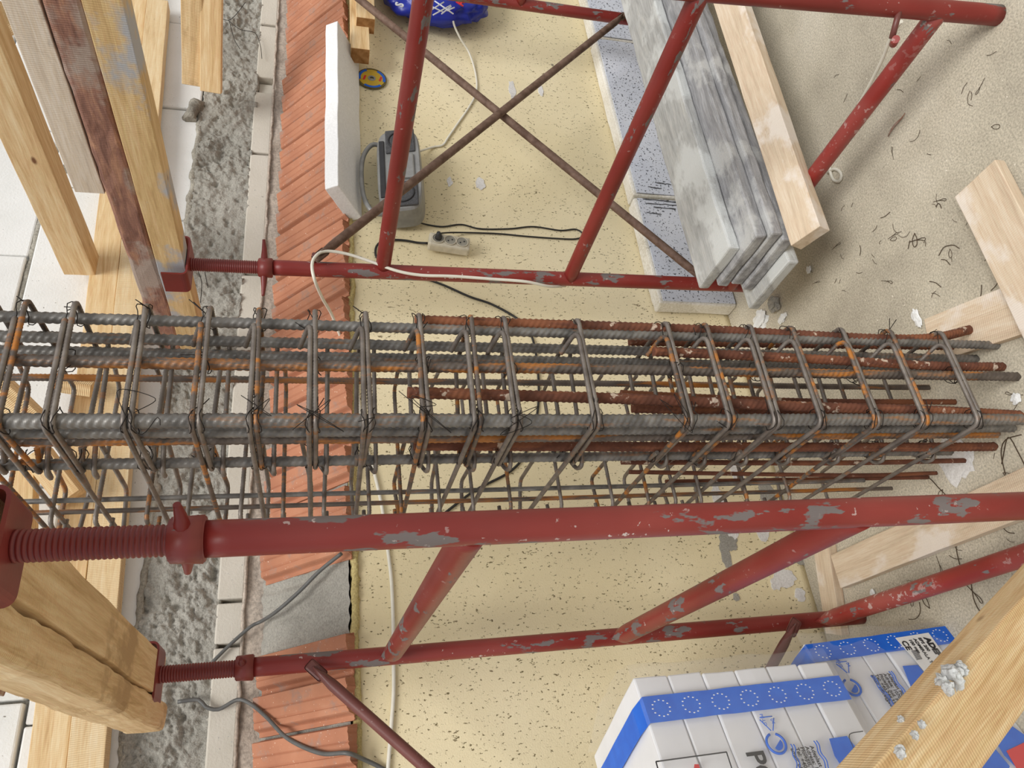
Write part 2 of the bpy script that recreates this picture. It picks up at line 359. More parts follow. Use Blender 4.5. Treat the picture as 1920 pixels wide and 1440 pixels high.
# ------------------------------------------------------------------ setting
YP = 2.15        # face of the yellow render
YU = 2.42        # face of the set-back upper wall
def grid_mesh(name, x0, x1, z0, z1, y, nx, nz, amp, sc, edge=0.0, seed=0, thick=0.05):
    v, f = [], []
    for j in range(nz+1):
        for i in range(nx+1):
            x = x0+(x1-x0)*i/nx; z = z0+(z1-z0)*j/nz
            p = Vector((x*sc+seed, seed*2.1, z*sc)); d = noise.fractal(p, 0.6 if amp > 0.015 else 1.0, 2.1, 6)*amp
            if amp > 0.015: d = d*(0.35+0.9*min(1, max(0, 0.5+1.6*noise.noise(Vector((x*3.1, 4.0, z*7))))))-0.010*max(0, noise.noise(Vector((x*38, 2.0, z*38)))-0.25)*3
            ez = 0
            if edge and j in (0, nz): ez = noise.noise(Vector((x*14, seed, j)))*edge+noise.noise(Vector((x*50, seed, j)))*edge*0.5
            v.append((x, y-d, z+ez))
    for j in range(nz):
        for i in range(nx):
            a = j*(nx+1)+i; f.append((a, a+1, a+nx+2, a+nx+1))
    # return edges to give the sheet a body
    n0 = len(v)
    for i in range(nx+1): q = v[i]; v.append((q[0], y+thick, q[2]))
    for i in range(nx+1): q = v[nz*(nx+1)+i]; v.append((q[0], y+thick, q[2]))
    for i in range(nx):
        f.append((n0+i, n0+i+1, i+1, i)); a = nz*(nx+1)+i; b = n0+nx+1+i; f.append((a, a+1, b+1, b))
    return mesh(name, v, f, True)
floor = mkobj('floor', bm2me('floor', box_bm(-4, 7, -4, 2.7, -0.2, 0)), MAT['floor']); props(floor, kind='structure')
wall = thing('wall_back', None, None, (0, 2.7, 0), kind='structure')
def wpart(name, me, mat): return mkobj(name, me, mat, wall)
me = grid_mesh('yellow_render', -2.0, 6.0, 0.0, 1.45, YP, 500, 60, 0.0025, 3.0, thick=0.35)
wpart('yellow_render', me, MAT['plaster'])
wpart('wall_core', bm2me('wall_core', box_bm(-2.0, 6.0, YU+0.03, YU+0.3, 0.0, 3.8)), MAT['joint'])
wpart('ledge_core', bm2me('ledge_core', box_bm(-2.0, 6.0, YP+0.02, YU+0.04, 1.1, 1.43)), MAT['joint'])
wpart('mortar_band', grid_mesh('mortar_band', -1.5, 5.5, 1.60, 1.768, YU-0.004, 500, 10, 0.008, 8, 0.004, 3), MAT['mortar'])
wpart('concrete_band', grid_mesh('concrete_band', -1.5, 5.5, 1.835, 2.052, YU-0.008, 1700, 56, 0.020, 13, 0.014, 5), MAT['concrete'])
# thin course of weathered blocks under the concrete band
cuts = [5.5, 4.6, 4.0, 3.3, 2.93, 2.84, 2.46, 1.83, 1.20, 0.60, 0.47, -0.2, -0.8, -1.5]
b = bmesh.new()
for i in range(len(cuts)-1):
    x1, x0 = cuts[i]-0.006, cuts[i+1]+0.006
    if abs(cuts[i]-2.93) < 1e-6: box_bm(x0, x1, YU+0.015, YU+0.07, 1.768, 1.83, 0.004, 2, b); continue
    box_bm(x0, x1, YU-0.012-0.006*random.random(), YU+0.06, 1.766, 1.842, 0.005, 2, b)
wpart('thin_block_course', bm2me('thin_block_course', b), MAT['aac_old'])
# large aerated blocks above
b = bmesh.new()
rows = [(2.056, 2.305, [5.5, 4.5, 3.86, 3.24, 2.69, 2.08, 1.46, 0.84, 0.30, -0.35, -1.0, -1.5]),
        (2.312, 2.552, [5.5, 4.1, 3.45, 2.82, 2.205, 1.60, 0.98, 0.36, -0.25, -0.9, -1.5]),
        (2.567, 2.81, [5.5, 4.4, 3.8, 3.19, 2.50, 1.865, 1.25, 0.65, 0.05, -0.6, -1.5]),
        (2.82, 3.06, [5.5, 4.0, 3.4, 2.8, 2.2, 1.6, 1.0, 0.4, -0.2, -0.8, -1.5]),
        (3.07, 3.31, [5.5, 4.3, 3.7, 3.1, 2.5, 1.9, 1.3, 0.7, 0.1, -0.5, -1.5])]
for z0, z1, xs in rows:
    for i in range(len(xs)-1):
        g = random.uniform(0.004, 0.012)
        box_bm(xs[i+1]+g, xs[i], YU-random.uniform(0.0, 0.012), YU+0.06, z0+random.uniform(0, 0.004), z1, 0.006, 2, b)
wpart('block_course', bm2me('block_course', b), MAT['aac'])
# squeezed mortar beads
def bead(p, q, r, mat='joint', seed=0, nm='mortar_bead'):
    n = max(8, int((Vector(q)-Vector(p)).length/0.012)); pts = []
    for i in range(n+1):
        s = i/n; c = Vector(p).lerp(Vector(q), s); c += Vector((noise.noise(c*20+Vector((seed, 0, 0)))*r*0.7, 0, noise.noise(c*17+Vector((0, seed, 3)))*r*0.9)); pts.append(c)
    me = sweep(nm, pts, r, 8, rfun=lambda s, t: 0.75+0.9*abs(noise.noise(Vector((s*n*0.35, t, seed)))))
    return wpart(nm, me, MAT[mat])
bead((-1, YU, 2.055), (2.75, YU, 2.055), 0.012, seed=2); bead((2.62, YU-0.01, 2.10), (2.72, YU-0.01, 2.07), 0.028, seed=4)
bead((-0.8, YU+0.006, 2.560), (5, YU+0.006, 2.560), 0.010, seed=8); bead((2.205, YU, 2.32), (2.205, YU, 2.55), 0.009, seed=9)
bead((2.28, YU, 2.565), (2.32, YU, 2.42), 0.02, seed=11); bead((-1, YU+0.002, 1.838), (5, YU+0.002, 1.838), 0.008, seed=12)
bead((-1, YU-0.01, 1.765), (5, YU-0.01, 1.765), 0.006, 'mortar', seed=14)

# ------------------------------------------------------------------ clay tile coping on the ledge
TH = math.radians(43); TL = 0.36
def tile_me(name, W, seed):
    """local: x along wall, y down the slope, z normal"""
    v, f = [], []; nx = 90; ny = 10; ribs = 2
    for side in (0, 1):
        for j in range(ny+1):
            for i in range(nx+1):
                s = i/nx; q = (s*ribs) % 1.0
                h = (0.016+0.016*q)*min(1, max(0, (q-0.12)/0.07))*min(1, max(0, (0.985-q)/0.035))-0.010
                for g_ in (0.36, 0.62): h -= 0.0035*max(0, 1-abs(q-g_)/0.03)
                if side == 1: h = -0.020
                if i in (0, nx): h = min(h, -0.009)
                y = TL*j/ny + (noise.noise(Vector((s*9, seed, 0)))*0.006+noise.noise(Vector((s*31, seed, 0)))*0.004 if j == ny else 0)
                if side == 1 and j == ny: y -= 0.006
                v.append((s*W, y, h+noise.noise(Vector((s*3, j*0.3, seed)))*0.002))
    K = (nx+1)*(ny+1)
    for j in range(ny):
        for i in range(nx):
            a = j*(nx+1)+i; f.append((a, a+nx+1, a+nx+2, a+1)); f.append((K+a, K+a+1, K+a+nx+2, K+a+nx+1))
    for i in range(nx):
        a = ny*(nx+1)+i; f.append((a, K+a, K+a+1, a+1)); f.append((i, i+1, K+i+1, K+i))
    for j in range(ny):
        a = j*(nx+1); f.append((a, K+a, K+a+nx+1, a+nx+1)); a += nx; f.append((a, a+nx+1, K+a+nx+1, K+a))
    me = mesh(name, v, f, False); return me
coping = thing('tile_coping', 'row of ribbed orange clay tiles bedded on the ledge above the yellow wall', 'tiles', (1.5, YP, 1.45))
zb = 1.462; yb = YP-0.035      # lower front edge of the tiles
def tile_at(x0, W, seed, dz=0, dy=0, rot=0):
    me = tile_me('tile', W-0.004, seed)
    ex = Vector((1, 0, 0)); ey = Vector((0, -math.cos(TH), -math.sin(TH))); ez = ex.cross(ey)
    if ez.z < 0: ez = -ez
    top = Vector((x0, yb+TL*math.cos(TH)+dy, zb+TL*math.sin(TH)+dz))
    m = Matrix((ex, ey, ez)).transposed().to_4x4() @ Matrix.Rotation(rot, 4, 'Z'); m.translation = top
    return mkobj('tile', me, MAT['clay'], coping, m)
xa = onY(560, 1190, YP)[0]; k = 0; x = xa-0.224
while x > -1.3: tile_at(x, 0.222, k, random.uniform(-.004, .004), random.uniform(-.006, .006), random.uniform(-.02, .02)); x -= 0.226; k += 1
x = onY(600, 1050, YP)[0]
while x < 5.3:
    tile_at(x, 0.222, k+20, random.uniform(-.004, .004), random.uniform(-.006, .006), random.uniform(-.02, .02)); x += 0.226; k += 1
# mortar bed shown where a tile is missing
def bed(x0, x1):
    v, f = [], []; nx, ny = int((x1-x0)/0.008), 40
    for j in range(ny+1):
        for i in range(nx+1):
            xx = x0+(x1-x0)*i/nx; s = j/ny*TL
            d = -0.012+noise.fractal(Vector((xx*9, s*9, 3)), 1, 2, 4)*0.010+0.006*math.sin(xx*2*math.pi/0.045+s*6)*(noise.noise(Vector((xx*6, s*6, 9)))+0.3)
            v.append((xx, yb+0.02+(TL-s)*math.cos(TH)-math.sin(TH)*d+0.0, zb+0.01+(TL-s)*math.sin(TH)+math.cos(TH)*d))
    for j in range(ny):
        for i in range(nx): a = j*(nx+1)+i; f.append((a, a+1, a+nx+2, a+nx+1))
    return mesh('mortar_bed', v, f, True)
mkobj('mortar_bed', bed(-1.5, 5.5), MAT['concrete'], coping)
wp = sweep('foam_bead', [(x_, YP-0.004+0.006*noise.noise(Vector((x_*15, 0, 0))), 1.449+0.008*noise.noise(Vector((x_*11, 5, 0)))) for x_ in np.arange(-1.5, 5.4, 0.012)], 0.012, 8, rfun=lambda s, t: 0.7+0.9*abs(noise.noise(Vector((s*300, t, 1)))))
mkobj('foam_bead', wp, MAT['foam'], coping)

# bare patches in the render
def blob_me(name, pts, y, th=0.002):
    n = len(pts); v = [(p[0], y-th, p[2]) for p in pts]+[(p[0], y+0.01, p[2]) for p in pts]
    f = [tuple(range(n-1, -1, -1))]+[(i, (i+1) % n, n+(i+1) % n, n+i) for i in range(n)]
    return mesh(name, v, f)
def blob(cx, cz, rx, rz, y, seed, n=22):
    out = []
    for i in range(n):
        a = i/n*2*math.pi; r = 1+0.35*noise.noise(Vector((math.cos(a)*1.7+seed*5, math.sin(a)*1.7, seed)))+0.25*noise.noise(Vector((math.cos(a)*6+seed, math.sin(a)*6, seed*3)))
        out.append(Vector((cx+rx*r*math.cos(a), y, cz+rz*r*math.sin(a))))
    return out
def patch(px, py, rx, rz, seed, mat='patch'):
    c = onY(px, py, YP); wpart('bare_patch', blob_me('bare_patch', blob(c[0], c[2], rx, rz, YP, seed), YP, 0.0025+0.0005*(seed % 3)), MAT[mat])
patch(960, 168, 0.055, 0.016, 1); patch(1014, 170, 0.035, 0.012, 2); patch(843, 342, 0.025, 0.012, 3); patch(900, 345, 0.03, 0.020, 4)
for k, (px, py, rx, rz, mt) in enumerate([(1365, 1010, .045, .03, 'concrete'), (1370, 985, .05, .022, 'patch'), (1360, 1040, .05, .018, 'concrete'), (1430, 1000, .03, .022, 'patch'), (1345, 935, .05, .02, 'patch'),
        (1470, 1085, .03, .04, 'patch'), (1500, 1115, .02, .02, 'patch'), (1505, 1048, .02, .025, 'concrete'), (1440, 930, .06, .03, 'concrete'), (1380, 880, .05, .025, 'patch'), (1455, 1095, .02, .02, 'patch'), (1380, 1120, .012, .01, 'concrete')]):
    patch(px, py, rx, rz, 10+k, mt)

# ------------------------------------------------------------------ plinth insulation boards
ypl = 2.075
def plinth(x0, x1, label, seed, ztop):
    o = thing('plinth_board', label, 'board', (x0, ypl+0.035, 0), group=None)
    me = slab_mesh('board_body', x1-x0, 0.066, ztop, 0.008, 20, 3, 0.003, 0.006, seed, 6)
    m = Matrix.Translation((x0, ypl+0.036, ztop/2)); mkobj('board_body', me, MAT['eps_dirty'], o, m)
    me = slab_mesh('coated_face', x1-x0-0.016, 0.004, ztop-0.02, 0, 10, 2, 0.0, 0.0, seed, 4)
    mkobj('coated_face', me, MAT['speck'], o, Matrix.Translation((x0+0.008, ypl-0.001, ztop/2-0.002))); return o
p1_ = plinth(1.53, 2.055, 'white polystyrene plinth board nearest the rebar, its speckled face behind the grey planks', 1, 0.322)
p2_ = plinth(2.07, 3.05, 'long speckled white plinth board with dark drips, beyond the joint', 2, 0.318)
p3_ = plinth(3.06, 4.2, 'furthest white plinth board, cut off by the edge of the view', 3, 0.316)
for (a, b_, c_) in [(1205, 373, 48), (1215, 350, 25), (1228, 342, 30), (1210, 381, 60), (1225, 388, 42), (1245, 377, 40), (1212, 398, 28)]:
    pa, pb = onY(a, b_, ypl-0.005), onY(a+c_, b_+4, ypl-0.005); own = p1_ if pa[0] < 2.06 else p2_
    pts = [pa.lerp(pb, i/8)+Vector((noise.noise(Vector((i*.7, a, 0)))*.005, 0, 0)) for i in range(9)]
    mkobj('drip', sweep('drip', pts, 0.004, 6, rfun=lambda s, t: 0.4+0.9*abs(noise.noise(Vector((s*5, a, 1))))), MAT['tar'], own)

# ------------------------------------------------------------------ scaffold frames
def cyl(name, p0, p1, r, mat, parent, n=24, label=None, flat=None):
    p0, p1 = Vector(p0), Vector(p1); L = (p1-p0).length
    z = (p1-p0).normalized(); x = Vector((1, 0, 0)) if abs(z.x) < 0.9 else Vector((0, 1, 0)); x = (x-z*x.dot(z)).normalized(); y = z.cross(x)
    m = Matrix((x, y, z)).transposed().to_4x4(); m.translation = p0
    ns = max(2, int(L/0.03)); v, f = [], []
    for i in range(ns+1):
        s = i/ns; sx = sy = 1.0
        if flat:
            for end, amt in flat:
                d = (s if end == 0 else 1-s)*L
                if d < amt: k = 1-d/amt; sx *= 1-0.8*k*k; sy *= 1+0.25*k*k
        for j in range(n): a = 2*math.pi*j/n; v.append((r*sx*math.cos(a), r*sy*math.sin(a), s*L))
    for i in range(ns):
        for j in range(n): k = (j+1) % n; f.append((i*n+j, i*n+k, i*n+n+k, i*n+n+j))
    f.append(tuple(range(n-1, -1, -1))); f.append(tuple(range(ns*n, ns*n+n)))
    me = mesh(name, v, f, True); me.polygons[-1].use_smooth = False; me.polygons[-2].use_smooth = False
    o = mkobj(name, me, mat, parent, m)
    if label: o['label'] = label
    return o
def thread(parent, x, y, z0, z1, r, pitch=0.006, name='jack_screw'):
    n = 24; L = z1-z0; rings = int(L/pitch)*4; v, f = [], []
    prof = [0.0, 0.9, 1.0, 0.75]
    for i in range(rings+1):
        rr = r*0.86+r*0.14*prof[i % 4]
        for j in range(n): a = 2*math.pi*j/n; v.append((rr*math.cos(a), rr*math.sin(a), i*L/rings))
    for i in range(rings):
        for j in range(n): k = (j+1) % n; f.append((i*n+j, i*n+k, i*n+n+k, i*n+n+j))
    f.append(tuple(range(n-1, -1, -1))); f.append(tuple(range(rings*n, rings*n+n)))
    return mkobj(name, mesh(name, v, f, True), MAT['red_jack'], parent, Matrix.Translation((x, y, z0)))
def jack(x, y, ztube, znut0, znut1, zplate, r, label, wing=0.05, uw=0.11, uh=0.06, ul=0.075, seed=0):
    j = thing('screw_jack', label, 'screw jack', (x, y, ztube))
    thread(j, x, y, znut0-0.1, zplate-0.004, r*0.86)
    # collar nut with wings
    b = bmesh.new(); bmesh.ops.create_cone(b, cap_ends=True, segments=24, radius1=r*1.30, radius2=r*1.22, depth=znut1-znut0)
    bmesh.ops.bevel(b, geom=[e for e in b.edges if abs(e.verts[0].co.z-e.verts[1].co.z) < 1e-5], offset=0.002, segments=2, affect='EDGES')
    mkobj('collar_nut', bm2me('collar_nut', b, True), MAT['red_jack'], j, Matrix.Translation((x, y, (znut0+znut1)/2)))
    zc = znut0*0.4+znut1*0.6
    for s in (0, 1):
        a = seed+s*math.pi; dx, dy = math.cos(a), math.sin(a)
        me = sweep('nut_wing', [(x+dx*r, y+dy*r, zc), (x+dx*(r+wing*0.5), y+dy*(r+wing*0.5), zc), (x+dx*(r+wing), y+dy*(r+wing), zc+0.002)], 0.0085, 10, ds=0.004, rfun=lambda s_, t: 1.25-0.75*s_)
        mkobj('nut_wing', me, MAT['red_jack'], j)
    # U head: flat steel bent up at both x sides, open along y
    t = 0.005
    prof = rounded([(-uw/2, 0, uh), (-uw/2, 0, 0), (uw/2, 0, 0), (uw/2, 0, uh)], 0.012, 5)
    v, f = [], []
    for k_, p in enumerate(prof):
        a_ = prof[max(0, k_-1)]; c_ = prof[min(len(prof)-1, k_+1)]; d = (Vector(c_)-Vector(a_)).normalized(); nn = Vector((-d.z, 0, d.x))
        for yy in (-ul/2, ul/2):
            for s in (0, 1): q = Vector(p)-nn*t*s; v.append((q.x, yy, q.z))
    for k_ in range(len(prof)-1):
        a = k_*4; c = a+4; f += [(a, c, c+2, a+2), (a+1, a+3, c+3, c+1), (a, a+1, c+1, c), (a+2, c+2, c+3, a+3)]
    f += [(0, 2, 3, 1), tuple(q+4*(len(prof)-1) for q in (0, 1, 3, 2))]
    mkobj('fork_head', mesh('fork_head', v, f), MAT['red_jack'], j, Matrix.Translation((x, y, zplate)))
    return j
def pin(parent, p, axis, r=0.008, L=0.05):
    p = Vector(p); return cyl('pin', p, p+Vector(axis)*L, r, MAT['red_brown'], parent, 12)

RT = 0.0235
# right frame: far leg A and near leg B
SA = 1.145; A = (1.288*SA, 1.64*SA); B = (1.292*SA, 0.735*SA); zS = lambda z, s: H+(z-H)*s
fr = thing('scaffold_frame', 'red steel scaffold frame standing between the grey planks and the cage, right of the cage', 'scaffold', (A[0], A[1], 0))
cyl('leg', (A[0], A[1], 0.0), (A[0]-0.02, A[1]+0.0, ZX(513, *A)), RT, MAT['red'], fr)
cyl('leg', (1.478, 0.809, 0.0), (1.486, 0.93, 1.72), RT, MAT['red'], fr)
for za, zb_, mt in ((zS(1.388, SA), zS(1.372, SA), 'red'), (zS(0.853, SA), zS(0.853, SA), 'red'), (zS(0.334, SA), zS(0.334, SA), 'red_worn')):
    cyl('rung', (A[0]-0.008, A[1]-0.006, za), (1.478+0.0047*zb_, 0.809+0.0704*zb_, zb_), RT*0.97, MAT[mt], fr)
for zz in (zS(1.568, SA), zS(0.44, SA)): pin(fr, (A[0]-0.005, A[1]-0.01, zz), (0, -1, 0), 0.007, 0.045)
pz = ZX(1680, *B); pin(fr, (1.462, 0.809+0.0704*pz, pz+0.01), (-0.6, 0.75, 0.0), 0.007, 0.06); 
cyl('pin_clip', (1.412, 0.845+0.0704*pz, pz+0.012), (1.436, 0.872+0.0704*pz, pz-0.012), 0.009, MAT['red_worn'], fr, 12)
jack(A[0]-0.022, A[1], ZX(515, *A), ZX(512, *A), ZX(485, *A), ZX(356, *A), RT*0.98, 'red screw jack with long-winged nut, its fork holding the cement-stained beam', seed=0.5*math.pi+1.1, uw=0.13, uh=0.063, wing=0.062, ul=0.085)
# third frame, seen by one leg at the top of the photo
Ex = onY(1040, 17, 1.86); E_ = (Ex[0], 1.86)
fe = thing('scaffold_frame', 'red scaffold frame partly in view beyond the crossed braces, under the planks', 'scaffold', (E_[0], E_[1], 0))
cyl('leg', (E_[0], E_[1], 0.0), (E_[0], E_[1], 1.68), RT, MAT['red'], fe); cyl('leg', (E_[0], 0.84, 0.0), (E_[0], 0.84, 1.68), RT, MAT['red'], fe)
for zz in (zS(1.38, SA), zS(0.853, SA), zS(0.334, SA)): cyl('rung', (E_[0], E_[1]-0.006, zz), (E_[0], 0.845, zz), RT*0.97, MAT['red'], fe)
# cross braces between those two frames
def brace(p0, p1, r, label, mat='brace'):
    o = thing('diagonal_brace', label, 'brace', tuple(p0)); cyl('brace_tube', p0, p1, r, MAT[mat], o, 16, flat=[(0, 0.07), (1, 0.07)])
    for p in (p0, p1):
        v = (Vector(p1)-Vector(p0)).normalized(); c = Vector(p)
        pts = [(c.x-v.x*0.018, c.y-0.0, c.z-v.z*0.018), (c.x+v.x*0.03, c.y, c.z+v.z*0.03)]
        me = slab_mesh('brace_lug', 0.052, 0.006, 0.03, 0.006, 4, 1, 0, 0, 0, 1); mkobj('brace_lug', me, MAT[mat], o, frame(pts[0], pts[1]))
    return o
a1 = Vector((A[0]-0.005, A[1]-0.045, onY(597, 485, A[1]-0.045)[2])); b1 = onY(1166, 32, A[1]-0.045)
brace(a1, b1, 0.0145, 'brown steel brace sloping down from the looped white cable, crossing in front of the radio')
a2 = Vector((A[0]+0.02, A[1]-0.02, ZX(1312, A[0], A[1]-0.02))); q2 = onY(710, 28, A[1]-0.02); b2 = Vector(a2)+(q2-a2)*1.12
brace(a2, b2, 0.0145, 'brown steel brace rising from behind the grey planks, passing behind the other brace')
# left frame: near leg C and far leg D
SD = 1.085; Cc = (0.281*SD, 0.85*SD); Dd = (0.302*SD, 1.80*SD)
fl = thing('scaffold_frame', 'red steel scaffold frame closest to the viewer, left of the cage', 'scaffold', (Cc[0], Cc[1], 0))
cyl('leg', (Cc[0]+0.004, Cc[1], 0.0), (Cc[0], Cc[1], ZX(386, *Cc)), RT*0.95, MAT['red'], fl)
cyl('leg', (Dd[0]+0.008, Dd[1]+0.005, 0.0), (Dd[0], Dd[1], ZX(474, *Dd)), RT*0.95, MAT['red'], fl)
def rung(px1, px2, mt):
    cyl('rung', (Cc[0], Cc[1]+0.004, ZX(px1, *Cc)), (Dd[0], Dd[1]-RT*0.6, ZX(px2, *Dd)), RT*0.98, MAT[mt], fl, flat=[(1, 0.05)])
rung(886, 733, 'red'); rung(1614, 1158, 'red'); rung(2230, 1538, 'red_worn')
pin(fl, (Dd[0]-0.0, Dd[1]-0.01, ZX(588, *Dd)), (-0.5, -0.86, 0), 0.006, 0.042)
jack(Cc[0], Cc[1], ZX(388, *Cc), ZX(386, *Cc), ZX(318, *Cc), ZX(18, *Cc), RT*0.95, 'large red screw jack on the near leg of the left frame, threads in full view', seed=-1.2, wing=0.04, uw=0.11, uh=0.08)
jack(Dd[0], Dd[1], ZX(474, *Dd), ZX(476, *Dd), ZX(442, *Dd), ZX(296, *Dd), RT*0.98, 'red screw jack holding the timber pair on the far leg of the left frame', seed=-1.3, wing=0.025, uw=0.125, uh=0.065, ul=0.085)
d1 = Vector((Dd[0]-0.02, Dd[1]-0.045, ZX(588, Dd[0], Dd[1]-0.045))); d2 = onY(810, 1450, Dd[1]-0.06)
brace(d1, d1+(d2-d1)*2.2, 0.0135, 'plum brown brace bolted below the jack of the left frame, crossing the white cable', 'red_brown')
d3 = Vector((Dd[0]-0.01, Dd[1]-0.05, ZX(1488, Dd[0], Dd[1]-0.05))); d4 = onY(1440, 1262, Dd[1]-0.02)
brace(d3, d3+(d4-d3)*3, 0.0135, 'short dark brace near the foot of the left frame, dipping behind the polystyrene pack', 'red_brown')

# ------------------------------------------------------------------ formwork timbers
Zh = ZX(356, *A)      # fork plate A
xt = A[0]-0.025
# painted/cement stained beam in fork A
beam('formwork_beam', (xt, -0.3, Zh+0.040), (xt, 2.37, Zh+0.040), 0.068, 0.075, MAT['pine_cement'], 'yellow pine beam with grey cement stains lying in the fork of the right jack', 'beam', seed=3)
def waney(name, p0, p1, W, T, mat, seed, lab, cat='beam', lo=0.0):
    o = beam(name, p0, p1, W, T, mat, lab, cat, seed=seed, amp=0.004, edge=0.012, nx=60, bev=0.010); return o
waney('bark_edged_beam', (xt+0.004, -0.3, Zh+0.119), (xt+0.004, 2.37, Zh+0.113), 0.066, 0.073, MAT['bark'], 5, 'red-brown timber with rough bark edges lying on the cement-stained beam')
beam('formwork_beam', (xt+0.018, -0.3, Zh+0.194), (xt+0.014, 1.58, Zh+0.190), 0.068, 0.069, MAT['wood_pale'], 'pale weathered timber with a cut end, topmost on the bark-edged beam', 'beam', seed=8)
# boards along the wall
def along(pa, pb, y, T, Z=0.05, **k): return beam('formwork_board', (pa[0], y, pa[1]), (pb[0], y, pb[1]), Z, T, **k)
yw = 2.372
def lineZ(x): return 2.078+(x-0.175)*0.0495     # lower edge of the pair
along((-0.9, lineZ(-0.9)+0.045), (3.3, lineZ(3.3)+0.045), yw, 0.088, 0.055, mat=MAT['pine_saw'], label='ribbed saw-cut pine board, lower of the pair fixed along the block wall', cat='board', seed=11)
along((-0.9, lineZ(-0.9)+0.136), (4.2, lineZ(4.2)+0.136), yw+0.004, 0.09, 0.055, mat=MAT['pine'], label='smooth pine board, upper of the pair fixed along the block wall', cat='board', seed=12)
# beam D butting on the boards
pe = onX(154, 480, 1.80)
bz = ZX(150, 1.76, 2.33)
s0 = onY(150, 490, 2.33); 
yd0 = onY(-60, 20, 1.1)
beam('formwork_beam', (s0[0], 2.355, s0[2]), (s0[0]-0.02, 0.4, s0[2]+0.0), 0.085, 0.10, MAT['pine'], 'clean pine beam with a shaded underside butting against the wall boards', 'beam', seed=14)
beam('formwork_post', onY(-120, -30, 1.6), onY(22, 55, 1.75), 0.06, 0.10, MAT['pine_dirty'], 'brownish pine piece in the corner beyond the clean beam', 'beam', seed=15)
# pair of boards ending before the wall at the top of the photo
e1 = onY(362, 158, 2.28); e1b = onY(360, -60, 1.9); e2 = onY(396, 172, 2.28); e2b = onY(397, -60, 1.9)
d = (e1b-e1); beam('formwork_board', e1, e1+d*3, 0.05, 0.078, MAT['pine_dirty'], 'used pine board, upper of the hanging pair at the photo top', 'board', seed=16)
beam('formwork_board', e2, e2+(e2b-e2)*3, 0.05, 0.080, MAT['pine'], 'pine board with a round knot, lower of the hanging pair at the photo top', 'board', seed=17)
# pair of beams on the left frame
Zc = ZX(296, *Dd); 
beam('formwork_beam', (Cc[0]+0.005, 0.2, Zc+0.050), (Dd[0]+0.005, 2.02, Zc+0.046), 0.092, 0.095, MAT['pine_dirty'], 'thick rough-sawn pine beam lying in both forks of the left frame', 'beam', seed=18, amp=0.003)
waney('bark_edged_beam', (Cc[0]-0.084, 0.2, Zc+0.054), (Dd[0]-0.074, 2.09, Zc+0.041), 0.062, 0.092, MAT['pine_dirty'], 19, 'waney pine beam beside the thick beam, outer one of the pair on the left frame')
# lighter struts seen through the cage
def strut(a, b, y1, y2, W, T, mat, lab, seed):
    return beam('formwork_strut', onY(a[0], a[1], y1), onY(b[0], b[1], y2), W, T, MAT[mat], lab, 'timber', seed=seed)
strut((-40, 690), (75, 800), 2.2, 2.3, 0.06, 0.07, 'pine_dirty', 'slanting timber seen between the cage bars at the upper end', 21)
strut((40, 1060), (48, 870), 2.3, 2.3, 0.06, 0.06, 'pine', 'short upright pine piece behind the cage at the near end', 22)
strut((70, 850), (135, 935), 2.26, 2.3, 0.07, 0.07, 'pine', 'short pine brace behind the lower cage bars, touching the wall boards', 23)
strut((120, 720), (175, 728), 2.30, 2.31, 0.06, 0.04, 'pine_dirty', 'small pine block fixed on the wall boards behind the cage', 24)
strut((-30, 1300), (0, 1225), 1.9, 1.9, 0.06, 0.06, 'bark', 'sliver of reddish timber at the lower left corner', 25)
# timbers on brackets beside the blue bag
zt1 = onY(680, 50, 2.03)
for (px, py, yy, sd, lb) in ((685, 62, 2.02, 31, 'pine beam end, nearer of two by the blue bag'), (675, 119, 2.06, 32, 'pine beam end set back above the cutting disc')):
    c = onY(px, py-14, yy); o = thing('pine_beam', lb, 'beam', tuple(c))
    me = slab_mesh('beam_body', 1.6, 0.07, 0.075, 0.002, 12, 2, 0.001, 0.002, sd); mkobj('beam_body', me, MAT['pine'], o, frame(c, c+Vector((1, 0, 0))))
    me = slab_mesh('end_grain', 0.003, 0.068, 0.073, 0, 1, 1, 0, 0, sd); mkobj('end_grain', me, MAT['wood_end'], o, frame(c-Vector((0.002, 0, 0)), c+Vector((1, 0, 0))))

# ------------------------------------------------------------------ grey planks on the rungs, beige plank beside them
zr = zS(0.334, SA)+RT+0.001
pl = [  # near corner px, far-left corner px (of the top face end), top height
    ((1365, 460), (1311, 547)), ((1420, 446), (1322, 556)), ((1448, 437), (1345, 566)), ((1470, 452), (1358, 576)), ((1480, 492), (1377, 606))]
n_ = len(pl); T = 0.038
labs = ['lightest cement-coated plank, topmost of the grey stack', 'grey plank second from the top of the stack', 'grey plank in the middle of the stack, hardly showing its face',
        'grey plank second from the bottom of the stack', 'bottom grey plank of the stack, its face showing furthest out']
for i, (nr, fl_) in enumerate(pl):
    zt = zr+T*(n_-i)
    a, c = onZ(*nr, zt), onZ(*fl_, zt)
    yaw = math.radians(0.6*(i-1)); Wd = min(0.25, max(0.2, (a-c).length))
    c = a+(c-a).normalized()*Wd
    mid = (a+c)/2; ex = Vector((math.cos(math.radians(-1)+yaw*0.3), math.sin(math.radians(-1)+yaw*0.3), 0))
    mid = Vector((mid.x, mid.y, zt-T/2))
    beam('grey_plank', mid, mid+ex*2.5, Wd, T-0.002, MAT['wood_grey'] if i in (0, 4) else MAT['wood_grey2'], labs[i], 'plank', group='cement-coated planks stacked on the scaffold rungs', seed=40+i, amp=0.003, edge=0.008, bev=0.006, nx=60)
zt = zr+0.05
a, c = onZ(1537, 428, zt), onZ(1500, 466, zt-0.0)
a = onZ(1519, 447, zt-0.02); b_ = onZ(1370, 0, zt-0.02); ex = (b_-a).normalized()
